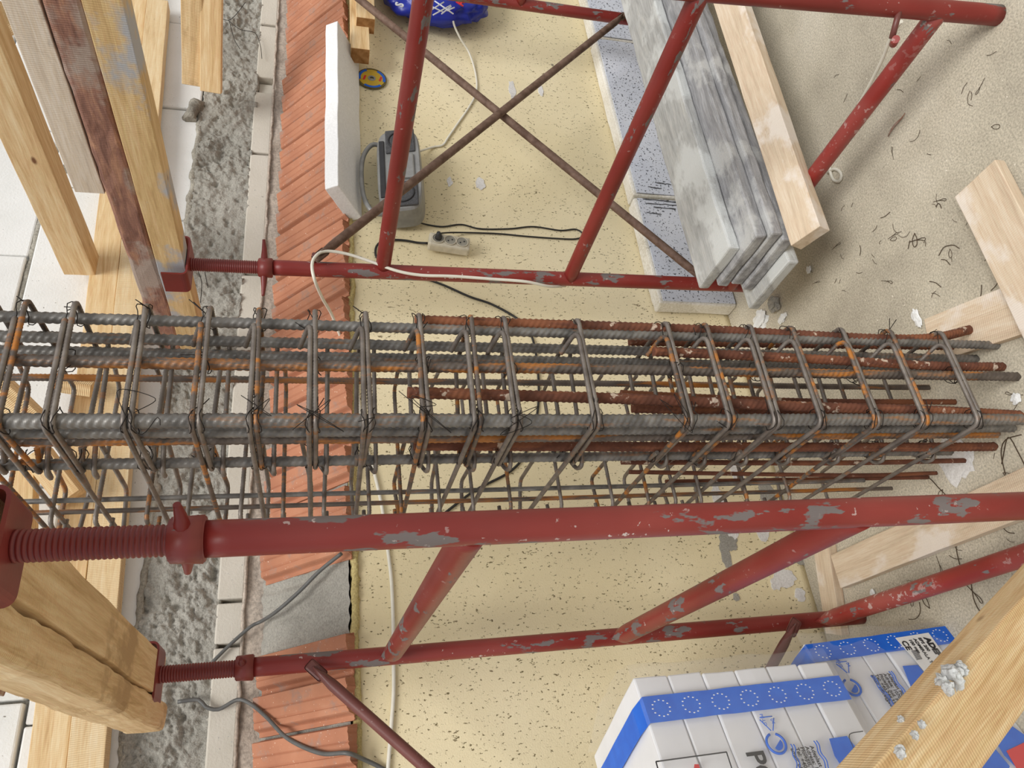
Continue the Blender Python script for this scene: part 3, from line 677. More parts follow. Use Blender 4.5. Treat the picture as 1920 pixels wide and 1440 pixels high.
beam('beige_plank', a+Vector((0, 0.0, 0)), a+ex*2.4, 0.10, 0.045, MAT['wood_dust'], 'dusty beige plank lying beside the grey stack on the scaffold rung', 'plank', seed=50, amp=0.002, edge=0.006, up=(0, -0.35, 1))
# planks on the floor
def fplank(a, b_, W, T, z, lab, seed, mat='wood_dust', back=0):
    p, q = onZ(*a, z), onZ(*b_, z); p.z = q.z = z-T/2; return beam('floor_plank', p, q, W, T-0.001, MAT[mat], lab, 'plank', seed=seed, amp=0.002, edge=0.004)
fplank((1826, 335), (1990, 660), 0.125, 0.03, 0.055, 'beige plank lying on the floor at the right edge of the photo, on top of another', 51)
fplank((1915, 575), (1740, 640), 0.12, 0.024, 0.0245, 'thin pale board on the floor under the other plank, by the cage foot', 52)
fplank((1566, 1072), (1990, 893), 0.10, 0.03, 0.031, 'flat beige board on the floor behind the near scaffold leg', 53)
fplank((1529, 960), (1562, 1190), 0.075, 0.03, 0.031, 'narrow pinkish board on the floor along the foot of the yellow wall', 54)
# foreground timber
fg0 = dep(2060, 1010, 1.38); fg1 = dep(1640, 1520, 0.92); dd_ = fg1-fg0
o = thing('leaning_timber', 'large pine timber with cement crumbs, leaning in front of the polystyrene packs', 'timber', tuple(fg0))
camdir = (Vector((0, 0, H))-(fg0+fg1)/2).normalized()
ax_ = dd_.normalized(); p0_ = fg0-ax_*((fg0.z-0.035)/ax_.z)
cn = (camdir-ax_*camdir.dot(ax_)).normalized()
cands = [Matrix.Rotation(math.radians(q), 3, ax_) @ cn for q in (-34, 34)]
upv = min(cands, key=lambda q: q.z)
me = slab_mesh('timber_body', (fg1-p0_).length+1.1, 0.105, 0.06, 0.003, 30, 3, 0.002, 0.004, 60)
mkobj('timber_body', me, MAT['pine'], o, frame(p0_, fg1, upv))
def lump(parent, c, r, seed, mat, name='cement_lump', sq=(1, 1, 1)):
    b = bmesh.new(); bmesh.ops.create_icosphere(b, subdivisions=3, radius=1)
    for v in b.verts:
        q = v.co.copy(); k_ = 1+0.5*noise.noise(q*1.6+Vector((seed, 0, 0)))+0.35*noise.noise(q*4+Vector((0, seed, 0))); v.co = Vector((q.x*sq[0], q.y*sq[1], q.z*sq[2]))*k_*r
    return mkobj(name, bm2me(name, b, False), MAT[mat], parent, Matrix.Translation(c))

# ------------------------------------------------------------------ rebar cage
cage = thing('rebar_cage', 'tall column reinforcement cage of grey and orange-rusted ribbed bars standing on the slab', 'rebar cage', (0.7, 1.25, 0))
NX, RX, NY = 0.590, 0.796, 1.177
bars = [  # x, y, dia, bottom z, material
    (NX, NY, 0.024, ZX(1915, NX, NY), 'steel'), (RX-0.004, NY+0.012, 0.019, ZX(1885, RX, NY), 'steel'), (0.701, NY+0.002, 0.020, ZX(1918, 0.70, NY), 'steel_rusty'),
    (NX+0.002, 1.222, 0.020, ZX(1900, NX, 1.222), 'steel'), (NX+0.004, 1.256, 0.020, ZX(1870, NX, 1.256), 'steel_rusty'), (NX, 1.346, 0.019, ZX(1782, NX, 1.346), 'steel'),
    (RX-0.002, 1.254, 0.020, ZX(1845, RX, 1.254), 'steel'), (RX-0.002, 1.302, 0.020, ZX(1800, RX, 1.30), 'steel'), (RX-0.004, 1.394, 0.014, ZX(1740, RX, 1.394), 'steel_rusty'),
    (0.590, 1.520, 0.010, ZX(1620, 0.59, 1.52), 'steel'), (0.590, 1.583, 0.010, ZX(1672, 0.59, 1.583), 'steel_rusty')]
for i, (x, y, dia, z0, mt) in enumerate(bars):
    top = 2.42
    wob = 0.002
    pts = [(x+wob*noise.noise(Vector((z*1.5, i, 0))), y+wob*noise.noise(Vector((z*1.5, i, 5))), z) for z in np.arange(max(z0, 0.0), top, 0.15)]+[(x, y, top)]
    me = sweep('vertical_bar', pts, dia/2*0.93, 18 if dia > 0.015 else 8, ds=0.0025 if dia > 0.015 else 0.0025, ribs=(0.0125 if dia > 0.015 else 0.0075, dia*0.085))
    o = mkobj('vertical_bar', me, MAT[mt], cage)
    if mt == 'steel_rusty': o['label'] = 'bar streaked with orange rust'
# stirrups
off = 0.016
def ring(x0, x1, y0, y1, z, tilt=0.0, hook=True, sk=(0, 0)):
    x0 -= off; y0 -= off; x1 += off; y1 += off
    def P(x, y, dz=0.0): return Vector((x, y, z+dz+tilt*(x-x0)+sk[0]*(y-y0)))
    # start with hook at the far left corner, go round
    h = 0.05
    pts = [P(x0+0.035, y1-0.045), P(x0+0.001, y1), P(x0, y0, 0.0), P(x1, y0, 0.002), P(x1, y1, 0.004), P(x0+0.01, y1, 0.010), P(x0+0.004, y1-0.06, 0.012)]
    return rounded(pts, 0.020, 6)
levN = [-60, 5, 105, 250, 376, 482, 592, 694, 803, 898, 972, 1118, 1290, 1368, 1452, 1537, 1638, 1728, 1828]
mats = ['steel_stirrup', 'steel_rusty', 'steel_stirrup', 'steel_stirrup']
zs = [ZX(px, NX, NY) for px in levN]
for i, z in enumerate(zs):
    t1, t2 = random.uniform(-0.02, 0.02), random.uniform(-0.05, 0.05)
    mt = mats[i % 4] if i < 15 else ('steel_rusty' if i % 2 else 'rust')
    me = sweep('stirrup', ring(NX, RX, NY, 1.346, z, t1, sk=(random.uniform(-.03, .03), 0)), 0.0044, 8, ds=0.0024, ribs=(0.0065, 0.0007))
    o = mkobj('stirrup', me, MAT['steel_stirrup' if mt == 'rust' else mt], cage)
    # long stirrup reaching back along the wall arm
    z2 = z+0.011
    x0, y0 = NX-off-0.001, NY-off-0.001; x1 = RX+off-0.03
    pts = rounded([(x1-0.02, y0+0.06, z2+0.02), (x1, y0, z2), (x0, y0, z2), (x0, 1.70, z2+random.uniform(-.015, .015)), (x0+0.11, 1.70, z2), (x0+0.11, y0+0.3, z2+random.uniform(-.02, .02))], 0.020, 6)
    me = sweep('stirrup', pts, 0.0044, 8, ds=0.0026, ribs=(0.0065, 0.0007))
    o = mkobj('stirrup', me, MAT[mats[(i+1) % 4]], cage)
# cross links along x at the back arm
px_links = [15, 107, 197, 288, 363, 460, 530, 613, 685, 745, 815, 877, 947, 1040, 1133, 1197, 1247, 1300, 1383, 1458]
for i, px in enumerate(px_links):
    z = ZX(px, 0.55, 1.55); r_ = random.uniform
    pts = rounded([(0.83, 1.42, z+r_(-.01, .01)), (0.83, 1.505, z), (0.54, 1.505, z+r_(-.008, .008)), (0.525, 1.59, z), (0.58, 1.60, z)], 0.016, 5)
    mkobj('cross_link', sweep('cross_link', pts, 0.0042, 6, ds=0.003, ribs=(0.0065, 0.0006)), MAT['steel_stirrup' if i % 3 else 'steel_rusty'], cage)
# hooked ties across the column
for i, z in enumerate(zs[1:]):
    zz = z-0.02
    pts = rounded([(NX+0.012, 1.372, zz+0.018), (NX-0.018, 1.372, zz), (NX-0.022, 1.338, zz), (NX+0.02, 1.325, zz), (RX, 1.31, zz), (RX+0.022, 1.29, zz), (RX+0.012, 1.262, zz+.01)], 0.016, 5)
    mkobj('hooked_tie', sweep('hooked_tie', pts, 0.0042, 6, ds=0.003, ribs=(0.0065, 0.0006)), MAT['steel_stirrup'], cage)
# tie wires
def tie(x, y, z, r, seed):
    random.seed(seed); ph = random.uniform(0, 6.28); tl = random.uniform(0.012, 0.035)
    ex = [Vector((x+r*math.cos(a+ph), y+r*math.sin(a+ph), z+0.010*math.sin(a*0.5+ph)+0.003*math.sin(3*a))) for a in np.linspace(0, 4*math.pi, 28)]
    s = ex[0]; e = ex[-1]; dv = Vector((random.uniform(-1, 1), random.uniform(-1, -.2), random.uniform(-1, 1))).normalized()
    pts = [s+dv*tl]+ex+[e+(dv+Vector((.4, 0, .5)))*tl*0.8]
    mkobj('tie_wire', sweep('tie_wire', pts, 0.0009, 5), MAT['wire'], cage)
k = 0
for i, z in enumerate(zs[1:]):
    tie(NX, NY-0.002, z+0.004, 0.0215, 100+i); tie(RX, NY+0.004, z+0.006, 0.021, 200+i)
    if i % 2: tie(0.701, NY, z+0.004, 0.019, 300+i)
    tie(NX, 1.33, z+0.006, 0.020, 400+i)
for i, (px, z_) in enumerate([(480, 0), (590, 0), (800, 0), (970, 0), (250, 0), (1290, 0)]):
    z = ZX(px, NX, NY-0.03); random.seed(i)
    pts = catmull([(NX-0.01+random.uniform(-.03, .06), NY-0.022, z+random.uniform(-.05, .05)) for _ in range(5)]+[(NX, NY-0.028, z)], 0.006)
    mkobj('loose_tie_wire', sweep('loose_tie_wire', pts, 0.0007, 5), MAT['wire'], cage)
random.seed(11)

# rusty starter bars cast into the slab
def starter(pts_px, y, dia, lab, foot=None, mat='rust', ribp=0.012):
    P = [onY(a, b_, y) for a, b_ in pts_px]
    if foot: P.append(Vector(foot))
    else:
        l = P[-1]; P.append(Vector((l.x, l.y, 0.0)))
    pts = catmull(P, 0.02)
    me = sweep('starter_bar', pts, dia/2*0.93, 18 if dia > .015 else 8, ds=0.0028, ribs=(ribp, dia*0.085))
    o = mkobj('starter_bar', me, MAT[mat]); props(o, lab, 'rebar', 'rusty starter bars cast into the slab')
starter([(778, 601), (1300, 618), (1700, 636)], 1.19, 0.021, 'brown starter bar along the upper edge of the cage, kinked outward at the foot', (0.86, 1.22, 0.0))
starter([(1226, 659), (1500, 672), (1750, 686)], 1.185, 0.020, 'short starter bar with a pale mortar-caked end, between the orange-streaked bar and the cage edge', (0.74, 1.20, 0.0))
starter([(764, 736), (1180, 748), (1500, 762), (1750, 770)], 1.19, 0.021, 'long starter bar with white splashes above the thickest grey bar', (0.62, 1.215, 0.0))
starter([(1186, 765), (1700, 778)], 1.235, 0.020, 'stubby starter bar tucked behind the thickest grey bar', None)
starter([(1164, 737), (1500, 752)], 1.36, 0.014, 'thin starter bar deep inside the cage behind the white-splashed bar', None)
starter([(776, 835), (1300, 838), (1800, 838)], 1.31, 0.020, 'starter bar along the lower side of the cage beside a blue-grey bar', None)
starter([(1180, 641), (1800, 650)], 1.28, 0.018, 'starter bar hidden under the upper edge bars of the cage', None)
starter([(1165, 866), (1560, 868)], 1.40, 0.012, 'thin rusty starter bar just below the lower side of the cage', None)
starter([(1180, 885), (1585, 891)], 1.50, 0.010, 'thin rusty starter bar in the back arm, nearest the cage', None)
starter([(1248, 903), (1690, 896)], 1.53, 0.010, 'thin rusty starter bar in the back arm with a dusty lower half', None)

# ------------------------------------------------------------------ polystyrene packs
def pack(name, cpx, ztop, h, yaw, L, Dp, lab, seed, nl=6):
    c = onZ(*cpx, ztop)
    ex = Vector((math.cos(yaw), math.sin(yaw), 0)); ey = Vector((-math.sin(yaw), math.cos(yaw), 0))
    o = thing(name, lab, 'package', (c.x, c.y, ztop-h))
    m = Matrix((ex, ey, Vector((0, 0, 1)))).transposed().to_4x4(); m.translation = Vector((c.x, c.y, ztop-h))
    # boards, each its own child
    random.seed(seed); lh = h/nl
    for i in range(nl):
        dx, dy = random.uniform(-0.008, 0.0), random.uniform(0.0, 0.006)
        me = slab_mesh('foam_board', L, Dp, lh-0.0015, 0.004, 12, 8, 0.003, 0.004, seed+i)
        mkobj('foam_board', me, MAT['film_face'], o, m @ Matrix.Translation((-L+dx, Dp/2+dy, lh*(i+0.5))))
    return o, m, ey, ex
def film_shell(o, m, L, Dp, h, seed):
    """wrinkled clear film round the pack, standing off the right end"""
    v, f = [], []; prof = [(-L, -0.006), (-0.03, -0.007), (0.025, -0.004), (0.045, 0.05), (0.05, Dp*0.6), (0.01, Dp+0.01)]
    P, s = resample([(a, b_, 0) for a, b_ in prof], 0.012); nz = 26
    for j in range(nz+1):
        z = h*1.02*j/nz
        for i, p in enumerate(P):
            w_ = max(0, (p[0]+0.06)/0.1)
            d_ = noise.noise(Vector((p[0]*16, p[1]*16, z*12+seed)))*0.012*min(1, w_)
            v.append((p[0]+d_, p[1]-(0.003 if w_ < 0.1 else 0)+d_*0.4, z))
    n = len(P)
    for j in range(nz):
        for i in range(n-1): a = j*n+i; f.append((a, a+1, a+n+1, a+n))
    mkobj('clear_film', mesh('clear_film', v, f, True), MAT['film'], o, m)
def strip(o, m, pts, w_, mat, name='tape', th=0.0012):
    """ribbon lying on front face; pts in local (x, z), width w_ along x; continues over the top if z > h"""
    pass
def ribbon(o, m, path, wid, mat, name, off_=0.005, seed=0, thick=0.0012):
    """path: list of (x,y,z) local centre points with width vector along local x"""
    v, f = [], []; n = len(path)
    for i, (x, y, z, ny_, nz_) in enumerate(path):
        w1 = wid/2*(1+0.06*noise.noise(Vector((i*0.4, seed, 0))))
        for s in (-1, 1):
            for t_ in (0, thick): v.append((x+s*w1, y+ny_*(off_+t_), z+nz_*(off_+t_)))
    for i in range(n-1):
        a = i*4; c = a+4; f += [(a+1, a+3, c+3, c+1), (a, c, c+2, a+2), (a, a+1, c+1, c), (a+2, c+2, c+3, a+3)]
    f += [(0, 2, 3, 1), tuple(q+4*(n-1) for q in (0, 1, 3, 2))]
    return mkobj(name, mesh(name, v, f, False), mat, o, m)
def tape(o, m, h, Dp, x0, x1, wid, seed):
    """blue tape up the front and over the top; x0 at bottom, x1 at top"""
    path = []
    for i in range(21): s = i/20; path.append((x0+(x1-x0)*s, 0, h*s, -1, 0))
    for i in range(1, 9): s = i/8; path.append((x1, Dp*s, h, 0, 1))
    t_ = ribbon(o, m, path, wid, MAT['ink_blue'], 'blue_tape', 0.0055, seed)
    # rings of white dots
    b = bmesh.new()
    nd = int(h/0.062)
    for r_ in range(nd):
        zc = (r_+0.5)*h/nd; xc = x0+(x1-x0)*zc/h
        for q in range(12):
            a = q*math.pi/6; g = bmesh.ops.create_icosphere(b, subdivisions=1, radius=0.0016)
            for v_ in g['verts']: v_.co = Vector((xc+math.cos(a)*0.017+v_.co.x, -0.0072+v_.co.y*0.3, zc+math.sin(a)*0.019+v_.co.z*1.6))
    me = bm2me('white_dots', b, True); q = mkobj('white_dots', me, MAT['ink_white'], t_, m)
    return t_
def polyface(o, m, pts, mat, name, off_=0.0065, th=0.0008):
    n = len(pts); v = [(x, -off_-th, z) for x, z in pts]+[(x, -off_, z) for x, z in pts]
    f = [tuple(range(n)), tuple(range(2*n-1, n-1, -1))]+[(i, n+i, n+(i+1) % n, (i+1) % n) for i in range(n)]
    return mkobj(name, mesh(name, v, f), mat, o, m)
def text(o, m, s, x, z, size, mat, name, flip=True, off_=0.0075, shear=0, bold=0.0, rot=0.0):
    cu = bpy.data.curves.new(name, 'FONT'); cu.body = s; cu.size = size; cu.extrude = 0.0004; cu.shear = shear; cu.offset = bold; cu.resolution_u = 3; cu.space_line = 0.95
    tmp = bpy.data.objects.new('tmp', cu); COL.objects.link(tmp)
    dg = bpy.context.evaluated_depsgraph_get(); me = bpy.data.meshes.new_from_object(tmp.evaluated_get(dg)); bpy.data.objects.remove(tmp)
    me.materials.clear()
    # text plane: local x -> reading, y -> letter tops; flip = upside-down on the pack
    R = Matrix.Rotation(math.pi/2, 4, 'X')
    if flip: R = Matrix.Rotation(math.pi, 4, 'Y') @ R
    R = Matrix.Rotation(rot, 4, 'Y') @ R
    return mkobj(name, me, mat, o, m @ Matrix.Translation((x, -off_, z)) @ R)
def curve_line(o, m, pts, r, mat, name, off_=0.007):
    P = catmull([(x, -off_, z) for x, z in pts], 0.006); return mkobj(name, sweep(name, P, r, 5), mat, o, m)
def local(m, px, py):
    n = (m.to_3x3() @ Vector((0, 1, 0))); P = onP(px, py, m.translation, n); q = m.inverted() @ P; return (q.x, q.z)
YAW = math.radians(20.8)
Lp, Dpk = 1.0, 0.5
pk2, m2, ey2, ex2 = pack('polystyrene_pack', (1503, 1203), 0.42, 0.419, YAW+math.radians(4), Lp, 0.36, 'lower film-wrapped pack of white polystyrene boards with a paper label, on the floor', 70)
pk1, m1, ey1, ex1 = pack('polystyrene_pack', (1188, 1268), 0.90, 0.475, YAW, Lp, 0.36, 'upper film-wrapped pack of white polystyrene boards, stacked on the other pack', 80)
for (o, m, h, sd) in ((pk2, m2, 0.419, 1), (pk1, m1, 0.475, 2)): film_shell(o, m, Lp, 0.36, h, sd*10)
def fin_pack(o, m, h, T_):
    """T_: maps photo positions to local face coordinates"""
    pass
L1 = lambda a, b_: local(m1, a, b_); L2 = lambda a, b_: local(m2, a, b_)
ta, tb_ = L1(1200, 1335), L1(1575, 1292); tape(pk1, m1, 0.475, 0.36, tb_[0], ta[0], 0.055, 3)
ta, tb_ = L2(1520, 1228), L2(1825, 1188); tape(pk2, m2, 0.419, 0.36, tb_[0], ta[0], 0.048, 4)
def recyc(o, m, c, s):
    x, z = c
    for k_ in range(3):
        a0 = math.pi+k_*2*math.pi/3; a1_ = a0+2*math.pi/3
        p, q = Vector((x+s*math.cos(a0), z-s*math.sin(a0))), Vector((x+s*math.cos(a1_), z-s*math.sin(a1_)))
        curve_line(o, m, [p.lerp(q, .12), p.lerp(q, .5), p.lerp(q, .88)], 0.0012, MAT['ink_blue'], 'recycling_mark')
def swirl(o, m, c, s):
    x, z = c
    out = [(x+s*math.cos(a), z+s*math.sin(a)) for a in np.linspace(0.3, 5.9, 26)]
    curve_line(o, m, out, 0.0028, MAT['ink_blue'], 'round_arrow_mark')
    polyface(o, m, [(x+s*0.7*math.cos(a), z+s*0.7*math.sin(a)*(.6 if math.sin(a) > 0 else 1)) for a in np.linspace(2.2, 5.2, 14)], MAT['ink_blue'], 'round_arrow_mark')
def waves(o, m, p, q, amp=0.002):
    P_, Q_ = Vector(p), Vector(q); nn = Vector((-(Q_-P_).y, (Q_-P_).x)).normalized()
    for s in (0, 0.006):
        curve_line(o, m, [P_.lerp(Q_, i/16)+nn*(amp*math.sin(i*1.0)+s) for i in range(17)], 0.0013, MAT['ink_blue'], 'wavy_line')
def label_block(o, m, T_, sh):
    recyc(o, m, T_(1438+sh[0], 1357+sh[1]), 0.022); c = T_(1422+sh[0], 1357+sh[1])
    t0 = T_(1441+sh[0], 1351+sh[1]); text(o, m, '04', t0[0], t0[1], 0.011, MAT['ink_blue'], 'recycling_code'); t0 = T_(1421+sh[0], 1342+sh[1]); text(o, m, 'PE-LD', t0[0], t0[1], 0.010, MAT['ink_blue'], 'recycling_code')
    swirl(o, m, T_(1453+sh[0], 1397+sh[1]), 0.02)
label_block(pk1, m1, L1, (0, 0)); label_block(pk2, m2, L2, (142, -105))
addr = 'Adeplast Ploiești\nAdresa: 107063\nPloiești, jud. Prahova\nTel: +40.244.338.007\nemail: office@adeplast.ro'
t0 = L1(1515, 1402); text(pk1, m1, addr, t0[0], t0[1], 0.0118, MAT['ink_black'], 'address_text', bold=0.0002)
waves(pk1, m1, L1(1523, 1392), L1(1560, 1470)); waves(pk1, m1, L1(1480, 1398), L1(1500, 1470))
t0 = L2(1660, 1266); text(pk2, m2, addr, t0[0], t0[1], 0.0118, MAT['ink_black'], 'address_text', bold=0.0002)
waves(pk2, m2, L2(1664, 1262), L2(1712, 1335)); waves(pk2, m2, L2(1630, 1270), L2(1690, 1352))
t0 = L1(1395, 1412); text(pk1, m1, 'POLISTIREN', t0[0], t0[1], 0.055, MAT['ink_black'], 'product_text', bold=0.001)
polyface(pk1, m1, [L1(*q) for q in ((1552, 1388), (1585, 1383), (1600, 1402), (1608, 1440), (1575, 1440), (1562, 1420))], MAT['ink_blue'], 'blue_shape')
polyface(pk1, m1, [L1(*q) for q in ((1606, 1400), (1630, 1402), (1632, 1420), (1614, 1425))], MAT['ink_blue'], 'blue_shape')
polyface(pk2, m2, [L2(*q) for q in ((1690, 1252), (1718, 1250), (1735, 1270), (1745, 1295), (1728, 1308), (1705, 1290))], MAT['ink_blue'], 'blue_shape')
curve_line(pk1, m1, [L1(1228, 1431), L1(1360, 1413)], 0.0014, MAT['ink_black'], 'black_outline'); curve_line(pk1, m1, [L1(1360, 1413), L1(1372, 1450)], 0.0014, MAT['ink_black'], 'black_outline')
curve_line(pk1, m1, [L1(1228, 1431), L1(1236, 1460)], 0.0014, MAT['ink_black'], 'black_outline'); polyface(pk1, m1, [L1(*q) for q in ((1300, 1436), (1308, 1436), (1312, 1450), (1298, 1450))], MAT['ink_red'], 'red_mark')
curve_line(pk1, m1, [L1(1615, 1374), L1(1590, 1380), L1(1595, 1400), L1(1604, 1420)], 0.001, MAT['ink_black'], 'black_outline')
# paper label with the maker's name
lb = polyface(pk2, m2, [L2(*q) for q in ((1676, 1200), (1738, 1190), (1790, 1262), (1742, 1278), (1712, 1240))], MAT['chip'], 'paper_label', 0.0075)
for s_, px_, py_, sz, bo in (('ADEPLAST', 1729, 1200, 0.022, 0.0012), ('EPS 200', 1718, 1200, 0.012, 0.0003), ('ADMIRALA T', 1709, 1202, 0.012, 0.0003), ('100 mm', 1700, 1203, 0.012, 0.0003), ('CE', 1686, 1206, 0.022, 0.0005)):
    t0 = L2(px_, py_); q = text(pk2, m2, s_, t0[0], t0[1], sz, MAT['ink_black'], 'label_text', bold=bo, off_=0.009, shear=0)
for i in range(9):
    a_, b_ = L2(1706+i*0.2+i, 1225+i*2.0), L2(1716+i*0.2+i, 1223+i*2.0); curve_line(pk2, m2, [a_, b_], 0.0008, MAT['ink_black'], 'barcode_line', 0.009)
# printing further down the lower pack
t0 = L2(1915, 1330); text(pk2, m2, 'ne', t0[0], t0[1], 0.07, MAT['ink_red'], 'script_text', shear=0.4, bold=0.001)
polyface(pk2, m2, [L2(*q) for q in ((1856, 1380), (1888, 1360), (1930, 1390), (1900, 1440), (1880, 1420))], MAT['ink_blue'], 'blue_shape'); polyface(pk2, m2, [L2(*q) for q in ((1883, 1412), (1940, 1385), (1960, 1440), (1905, 1450))], MAT['ink_red'], 'red_shape', 0.0085)
polyface(pk2, m2, [L2(*q) for q in ((1832, 1430), (1850, 1392), (1890, 1440), (1880, 1470), (1835, 1460))], MAT['ink_blue'], 'blue_shape')

# crumbs on the foreground timber
for (px, py, r_, tt) in ((1785, 1268, 0.022, 1.10), (1800, 1255, 0.014, 1.11), (1766, 1280, 0.014, 1.09), (1778, 1290, 0.012, 1.08), (1690, 1352, 0.008, 1.0), (1728, 1358, 0.007, 1.0), (1715, 1378, 0.007, 1.0), (1688, 1410, 0.010, 1.0)):
    ob = [c_ for c_ in COL.objects if c_.parent is not None and c_.name.startswith('timber_body')][0]
    M4 = wmat(ob); yy = M4.to_3x3() @ Vector((0, 1, 0)); sg = 1 if yy.z > 0 else -1; nrm = yy*sg; P = onP(px, py, M4 @ Vector((0, sg*0.0525, 0)), nrm)
    lump(ob.parent, P, r_*0.72, px, 'wood_grey', sq=(1, 1, .8))

# ------------------------------------------------------------------ EPS board propped under the tiles
f1, f2 = onY(621, 350, 1.98), onY(621, 43, 1.98)
pb = onY(660, 470, 2.12)
vecx = Vector((1, 0, 0)); L_ = f2.x-f1.x
d_ = Vector((0, YP-0.005-1.98, onY(668, 473, YP)[2]-f1.z)); Wb = d_.length
up_ = vecx.cross(d_.normalized());
if up_.z < 0: up_ = -up_
cen = f1+d_*0.5; me = slab_mesh('polystyrene_board', L_, Wb, 0.052, 0.003, 30, 6, 0.003, 0.004, 90)
ep = mkobj('propped_polystyrene_board', me, MAT['eps'], None, frame(cen, cen+vecx, up_)); props(ep, 'thick white polystyrene board tilted under the clay tiles above the radio', 'board')

# ------------------------------------------------------------------ things on the wall
def cable(name, pts, r, mat, lab, cat='cable', step=0.01, n=8, parent=None):
    me = sweep(name, catmull(pts, step), r, n); o = mkobj(name, me, MAT[mat], parent); return props(o, lab, None if parent else cat)
Y_ = YP-0.006
# radio
rc = onY(757, 342, 2.03); rad = thing('radio', 'silver and dark portable radio hanging on the yellow wall by its handle', 'radio', (rc.x, 2.15, rc.z-0.09))
hw, hh, dp = 0.195, 0.075, 0.095
x0, x1 = onY(750, 413, 2.08)[0], onY(750, 266, 2.08)[0]; zt_, zb2 = 1.385, 1.215
b = bmesh.new(); nseg = 10; prof = []
v, f = [], []
W2 = (x1-x0)/2; cx = (x0+x1)/2; cz = onY(755, 340, 2.05)[2]; hh = 0.082
outl = []
for i in range(40):
    a = 2*math.pi*i/40; e = 0.45; outl.append((cx+W2*math.copysign(abs(math.cos(a))**e, math.cos(a)), cz+hh*math.copysign(abs(math.sin(a))**e, math.sin(a))))
def shell(scale_y):
    v = []; 
    for yy, sc_ in scale_y:
        for (x, z) in outl: v.append((cx+(x-cx)*sc_, yy, cz+(z-cz)*sc_))
    n = 40; f = []
    for j in range(len(scale_y)-1):
        for i in range(n): k_ = (i+1) % n; f.append((j*n+i, j*n+k_, j*n+n+k_, j*n+n+i))
    f.append(tuple(range(n))); f.append(tuple(range((len(scale_y)-1)*n+n-1, (len(scale_y)-1)*n-1, -1))); return mesh('body', v, f, False)
tilt = Matrix.Translation((cx, 2.08, cz)) @ Matrix.Rotation(math.radians(-14), 4, 'X') @ Matrix.Translation((-cx, -2.08, -cz))
mkobj('body', shell([(2.135, 0.9), (2.125, 0.97), (2.03, 1.0), (2.022, 0.97), (2.018, 0.93)]), MAT['radio'], rad, tilt)
for s in (-1, 1):
    xx = cx+s*W2*0.66; me = bm2me('speaker_panel', box_bm(xx-0.058, xx+0.058, 2.010, 2.02, cz-hh*0.78, cz+hh*0.55, 0.004, 2)); sp_ = mkobj('speaker_panel', me, MAT['radio_dk'], rad, tilt)
    ringp = [(xx+0.042*math.cos(a), 2.008, cz-hh*0.1+0.042*math.sin(a)) for a in np.linspace(0, 2*math.pi, 28)]
    mkobj('speaker_ring', sweep('speaker_ring', ringp, 0.003, 6, cap=False), MAT['dark'], sp_, tilt)
mkobj('cassette_door', bm2me('cassette_door', box_bm(cx-0.06, cx+0.06, 2.008, 2.02, cz-hh*0.7, cz+hh*0.4, 0.006, 2)), MAT['radio'], rad, tilt)
mkobj('tuning_strip', bm2me('tuning_strip', box_bm(cx-0.14, cx+0.14, 2.012, 2.022, cz+hh*0.62, cz+hh*0.86, 0.003, 2)), MAT['dark'], rad, tilt)
hp = [(cx-W2*0.86, 2.085, cz+hh*0.7), (cx-W2*0.84, 2.08, cz+hh*1.35), (cx-W2*0.4, 2.08, cz+hh*1.75), (cx+W2*0.4, 2.08, cz+hh*1.75), (cx+W2*0.84, 2.08, cz+hh*1.3), (cx+W2*0.86, 2.085, cz+hh*0.7)]
mkobj('handle', sweep('handle', catmull(hp, 0.01), 0.009, 10), MAT['radio'], rad)
# power strip
pc0, pc1 = onY(803, 452, Y_-0.03), onY(880, 464, Y_-0.03)
ps = thing('power_strip', 'dirty white three-socket power strip hanging on the yellow wall below the radio', 'power strip', tuple(pc0))
dv = pc1-pc0; Lps = dv.length; mps = frame(pc0, pc1, (0, -1, 0))
me = slab_mesh('strip_body', Lps, 0.058, 0.042, 0.008, 6, 2, 0.0, 0.0, 1); mkobj('strip_body', me, MAT['socket'], ps, mps)
for i in range(3):
    cxs = Lps*(0.22+0.29*i)
    b = bmesh.new(); bmesh.ops.create_cone(b, cap_ends=True, segments=28, radius1=0.0195, radius2=0.0205, depth=0.004)
    s_ = mkobj('socket_well', bm2me('socket_well', b, False), MAT['socket_in'], ps, mps @ Matrix.Translation((cxs, 0, 0.0215)))
    mkobj('socket_rim', sweep('socket_rim', [(0.021*math.cos(a), 0.021*math.sin(a), 0.003) for a in np.linspace(0, 2*math.pi, 30)], 0.0016, 6, cap=False), MAT['socket'], s_, mps @ Matrix.Translation((cxs, 0, 0.0215)))
    if i:
        b = bmesh.new()
        for q in (-1, 1):
            g = bmesh.ops.create_cone(b, cap_ends=True, segments=12, radius1=0.0028, radius2=0.0028, depth=0.002); bmesh.ops.translate(b, verts=g['verts'], vec=(q*0.008, 0, 0))
        mkobj('contact_hole', bm2me('contact_hole', b), MAT['dark'], s_, mps @ Matrix.Translation((cxs, 0, 0.0243)) @ Matrix.Rotation(0.5, 4, 'Z'))
pp = mps @ Vector((Lps*0.22, 0, 0.045))
mkobj('plug', sweep('plug', [mps @ Vector((Lps*0.22, 0, 0.026)), mps @ Vector((Lps*0.22, 0, 0.04)), mps @ Vector((Lps*0.2, 0.004, 0.052))], 0.013, 14, ds=0.004, rfun=lambda s, t: 1.0-0.5*s*s), MAT['dark'], rad)['label'] = 'black plug'
